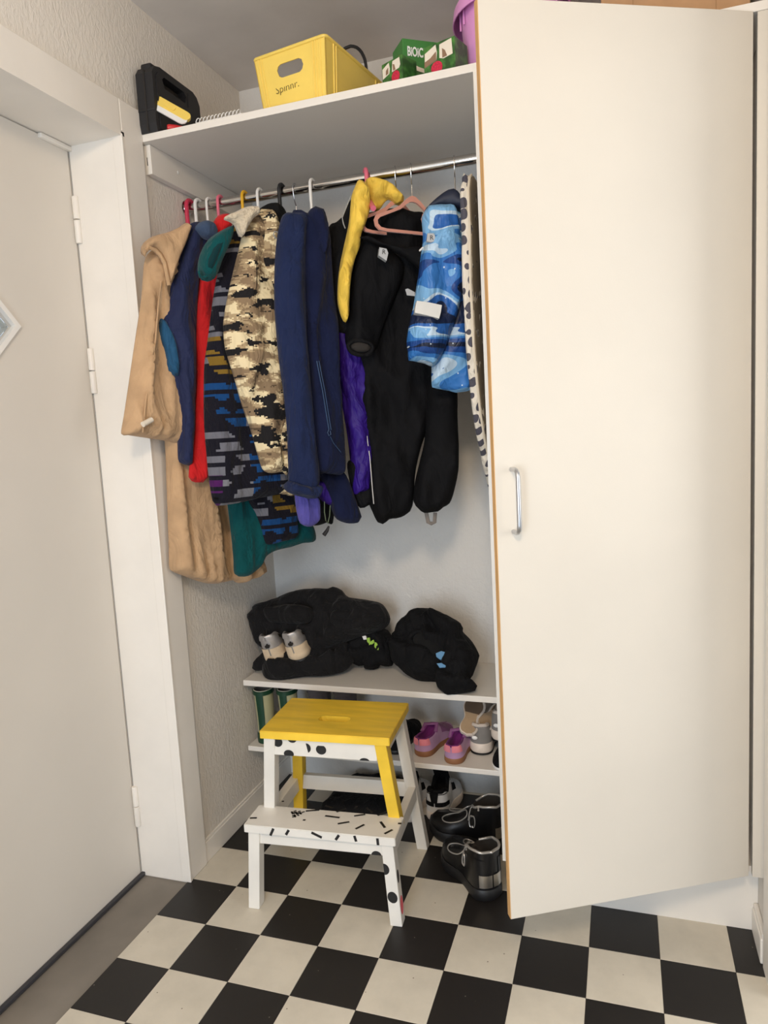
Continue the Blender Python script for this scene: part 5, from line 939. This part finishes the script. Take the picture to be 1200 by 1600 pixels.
# rubber boots and grey boots
def wellington(x, y, rz, H, r, label, shaft, band, rimc, inner, toe_m, group, stripe=True, name='rubber_boot'):
    g = empty(name, (x, y, Z2), label, 'boot', group); M = place(x, y, Z2, rz)
    prof = [(.0, .8, 0), (.02, .84, 0), (.06, .84, .002), (.5*H, .9, .004), (H-.004, 1.0, .0), (H, 1.0, 0)]
    def ring(z, k, dy, off=0, n=28): return [M @ Vector(((r*k+off)*.92*math.cos(2*math.pi*i/n), (r*k+off)*1.12*math.sin(2*math.pi*i/n)+dy, z)) for i in range(n)]
    mb = MB(); mb.rings([ring(*p) for p in prof]+[ring(H, .93, 0), ring(H-.05, .9, 0), ring(.02, .74, 0)], True, False); mb.build('shaft', shaft, g)
    MB().rings([ring(H-.0015, .92, 0), ring(H-.06, .88, 0), ring(.1*H, .7, 0)], True, False).build('lining', inner, g)
    MB().rings([ring(H-.013, .99, 0, .0016), ring(H-.012, 1, 0, .003), ring(H, 1, 0, .003), ring(H+.0015, .96, 0, .0), ring(H, .92, 0)], True, False).build('rim', band, g)
    MB().tube(ring(H+.001, .955, 0), .0017, 6, closed=True).build('rim_piping', rimc, g)
    if stripe:
        def arc(z, k, dy, a0, a1): return [M @ Vector(((r*k+.003)*.92*math.cos(R(a0+(a1-a0)*i/6)), (r*k+.003)*1.12*math.sin(R(a0+(a1-a0)*i/6))+dy, z)) for i in range(7)]
        MB().rings([arc(*p, 248, 292) for p in prof[1:]], False, False).build('back_stripe', band, g)
        MB().rings([ring(.0, .84, 0, .002), ring(.012, .86, 0, .0025), ring(.03, .85, .001, .0018), ring(.034, .85, .001, .0005)], True, False).build('heel_band', band, g)
    toe = Shoe.__new__(Shoe); toe.M, toe.L, toe.W, toe.hs, toe.toe, toe.flare, toe.g = M @ Matrix.Translation((0, -r*.8, 0)), .165, r*.88, .012, .006, 1.05, g
    toe.H = [(0, .02), (.1, .05), (.45, .09), (.6, .07), (.85, .045), (1, .02)]; toe.G = [(0, 0), (1, 0)]; toe.D = [(0, 0), (1, 0)]
    toe.skin(toe_m, 'foot', .25, 1); toe.sole(band, 'outsole', 0, .012)
M_sage = mat('sage_rubber', (172, 168, 132), 0.45, var=.06); M_dkgreen = mat('dark_green_rubber', (14, 58, 38), 0.4); M_greyin = mat('grey_felt', (128, 124, 120), 0.9); M_piping = mat('pale_rubber', (188, 188, 170), 0.5)
wellington(0.050, 0.254, 6, .176, .034, 'sage and dark green rubber boot nearest the left wall', M_sage, M_dkgreen, M_piping, M_greyin, M_sage, 'rubber boots on the lower shelf')
wellington(0.128, 0.270, 4, .176, .034, 'sage and dark green rubber boot beside the first, partly behind the stool', M_sage, M_dkgreen, M_piping, M_greyin, M_sage, 'rubber boots on the lower shelf')
M_gboot = fabric('grey_boot_cloth', (88, 82, 84), 0.9, amt=.2); M_orange = mat('orange_piping', (196, 120, 84), 0.6)
wellington(0.215, 0.33, 0, .166, .040, 'grey boot with orange piping behind the stool seat, left of two', M_gboot, M_gboot, M_orange, M_greyin, M_gboot, 'grey boots behind the stool', False, 'winter_boot')
wellington(0.305, 0.335, 0, .166, .040, 'grey boot with orange piping behind the stool seat, right of two', M_gboot, M_gboot, M_orange, M_greyin, M_gboot, 'grey boots behind the stool', False, 'winter_boot')
# dark shoes glimpsed between the stool legs
s = Shoe('black_shoe', 'black shoe on the lower shelf seen between stool seat and rear leg', place(0.492, 0.232, Z2, -6), .2, .072, .014, **low, toe=.006)
s.sole(M_blackrubber); s.skin(M_black, 'upper'); s.lining(M_dark); s.collar(M_cord, .0025, .4)

# white and black sneakers on the floor
high = dict(H=[(0, .1), (.1, .098), (.28, .082), (.42, .115), (.52, .105), (.7, .07), (.88, .056), (1, .032)], G=[(0, .0), (.06, .5), (.2, .58), (.4, .46), (.5, .12), (.56, .0), (1, 0)], D=[(0, .02), (.08, .05), (.4, .05), (.5, .02), (.56, .0), (1, 0)])
def court(x, y, rz, label):
    s = Shoe('sneaker', label, place(x, y, 0.0005, rz), .198, .088, .03, **high, toe=.008, group='white and black sneakers on the floor')
    s.sole(M_offwhite, 'sole', 0, .03, 1.02); s.skin(M_white2, 'upper'); s.lining(M_black); s.collar(M_black, .007, .46)
    s.skin(M_black, 'heel_band', 0, .2, .16, .3, .0014); s.skin(M_black, 'heel_line', 0, .16, .62, .67, .0014); s.skin(M_black, 'side_stripe', .42, .56, .25, .5, .0012)
    tab = [s.M @ Vector((x_, -.0045, z_)) for x_, z_ in ((-.014, .096), (.014, .096), (.009, .064), (-.009, .064))]; tb = [s.M @ Vector((x_, -.0008, z_)) for x_, z_ in ((-.014, .096), (.014, .096), (.009, .064), (-.009, .064))]
    MB().rings([tab, tb]).build('heel_tab', M_black, s.g, smooth=False)
    tg_ = MB(); tg_.rings([[s.M @ Vector((u*.026, .198*(.36+.14*v), .085+.052*(1-v)+.006*(1-u*u))) for u in (-1, -.5, 0, .5, 1)] for v in (0, .33, .66, 1)], False, False); tg_.build('tongue', M_black, s.g)
    for k in range(4): MB().tube([s.P(.46+.05*k, .8, -1, .003), s.P(.47+.05*k, 1, 1, .004), s.P(.46+.05*k, .8, 1, .003)], .0024, 6).build('lace', M_white2, s.g)
court(0.604, 0.281, -4, 'white sneaker with black collar and heel bands on the floor under the shelf')
court(0.512, 0.258, -2, 'white sneaker on the floor mostly hidden behind the rear stool leg')

# black ankle boots with silver piping
def ankle_boot(M, label):
    s = Shoe('ankle_boot', label, M, .232, .098, .034, [(0, .135), (.1, .138), (.24, .134), (.36, .122), (.44, .1), (.6, .078), (.8, .066), (.92, .056), (1, .036)], [(0, 0), (.05, .66), (.16, .84), (.3, .76), (.38, .3), (.42, .0), (1, 0)], [(0, .03), (.06, .075), (.3, .075), (.36, .03), (.4, 0), (1, 0)], toe=.014, cat='boot', group='black ankle boots with silver piping')
    s.sole(M_blackrubber, 'sole', 0, .032, 1.03); s.skin(M_bleather, 'upper'); s.lining(M_dark); s.collar(M_silver, .0036, .38, 'collar_piping')
    s.skin(M_silverpl, 'heel_plate', 0, .06, .02, .22, .0018)
    s.skin(M_bleather, 'quarter', .02, .42, .05, .55, .0014)
    # eyelet flaps on both sides of the tongue, edged with silver
    for sd in (-1, 1):
        loop = [s.P(t, k, sd, .0028) for t, k in ((.44, .6), (.52, .46), (.64, .46), (.74, .56), (.78, .76), (.72, .95), (.6, .99), (.48, .92))]
        MB().tube(catmull(loop, .006), .0019, 6, closed=True).build('flap_piping', M_silver, s.g)
    MB().tube([s.P(t, k, -1, .0026) for t, k in ((.36, .95), (.385, .8), (.4, .6), (.41, .4))], .0017, 6).build('strap_piping', M_silver, s.g)
    # emblem of two crossed silver arcs on the outer side
    e = MB()
    for c_, a0 in ((.335, 50), (.365, 230)):
        e.tube([s.P(c_+.028*math.cos(R(a0+a)), .34+.15*math.sin(R(a0+a)), -1, .003) for a in range(0, 261, 20)], .0017, 6)
    e.build('side_emblem', M_silver, s.g)
    for k in range(2): MB().tube([s.P(.25, .8-.12*k, -1, .002), s.P(.252, .8-.12*k, -1, .004)], .003, 10).build('eyelet', M_silver, s.g)
ankle_boot(place(0.842, -0.045, 0.0005, 42), 'black ankle boot with silver heel plate in front by the wardrobe door')
ankle_boot(place(0.832, 0.196, 0.0005, 80), 'black ankle boot with silver piping behind the front one, cut off by the partition')

# silver sneakers standing against the black jacket, heels up to the viewer
def silver(M, label):
    s = Shoe('silver_sneaker', label, M, .2, .082, .03, [(0, .1), (.12, .098), (.3, .075), (.44, .105), (.56, .09), (.75, .052), (.9, .044), (1, .028)], [(0, .0), (.06, .5), (.2, .58), (.4, .46), (.5, .12), (.56, .0), (1, 0)], [(0, .02), (.08, .036), (.4, .03), (.5, .02), (.56, .0), (1, 0)], toe=.006, group='silver sneakers on the shelf')
    s.sole(M_blackrubber, 'outsole', 0, .008); s.sole(M_cream2, 'midsole', .008, .034, 1.03); s.skin(M_silverleather, 'upper'); s.lining(M_black); s.collar(M_silverleather, .004, .45)
    s.skin(M_cream2, 'toe_guard', 0, .2, 0, .22, .002); s.skin(M_silverleather, 'heel_tab', 0, .1, .55, 1, .002)
    lf = MB()
    for a, sc_ in ((-34, .8), (0, 1), (34, .8)):
        c = Vector((0, -.0062, .062)); d = Vector((math.sin(R(a)), 0, math.cos(R(a)))); n = Vector((d.z, 0, -d.x)); pts = [c+d*(.0015+.014*sc_*(.5-.5*math.cos(R(k))))+n*.0038*math.sin(R(k)) for k in range(0, 360, 36)]
        lf.rings([[s.M @ p for p in pts], [s.M @ (p+Vector((0, .004, 0))) for p in pts]])
    lf.build('heel_logo', M_dark, s.g, smooth=False)
    for sd in (-1, 1): MB().rings([[s.P(t, k, sd, .0015) for k in (.5, .62, .75)] for t in (.16, .22, .3, .34)], False, False).build('side_cutout', M_dark, s.g)
silver(place(0.115, 0.222, 0.503, 8, 12, -10), 'silver sneaker on the black clothes, left of the pair')
silver(place(0.195, 0.226, 0.513, 6, 12, -10), 'silver sneaker on the black clothes, right of the pair')

# dark garment on the floor behind the stool
g = empty('dropped_cloth', (0.33, 0.36, 0.0005), 'black cloth dropped flat on the floor behind the stool', 'cloth')
pillow(((0.325, 0.36, 0.012), 0, 85, [(-.105, -.09), (-.075, .06), (-.045, .1), (0.02, .112), (.11, .105), (.15, .07), (.145, -.02), (.1, -.08), (.02, -.1), (-.06, -.105)]), 'cloth', M_jersey, g, 0.02, 0.015, 0.03, 0.008, (10, 10), 70, zmin=0.0006, wr=0.006, ymax=0.485)
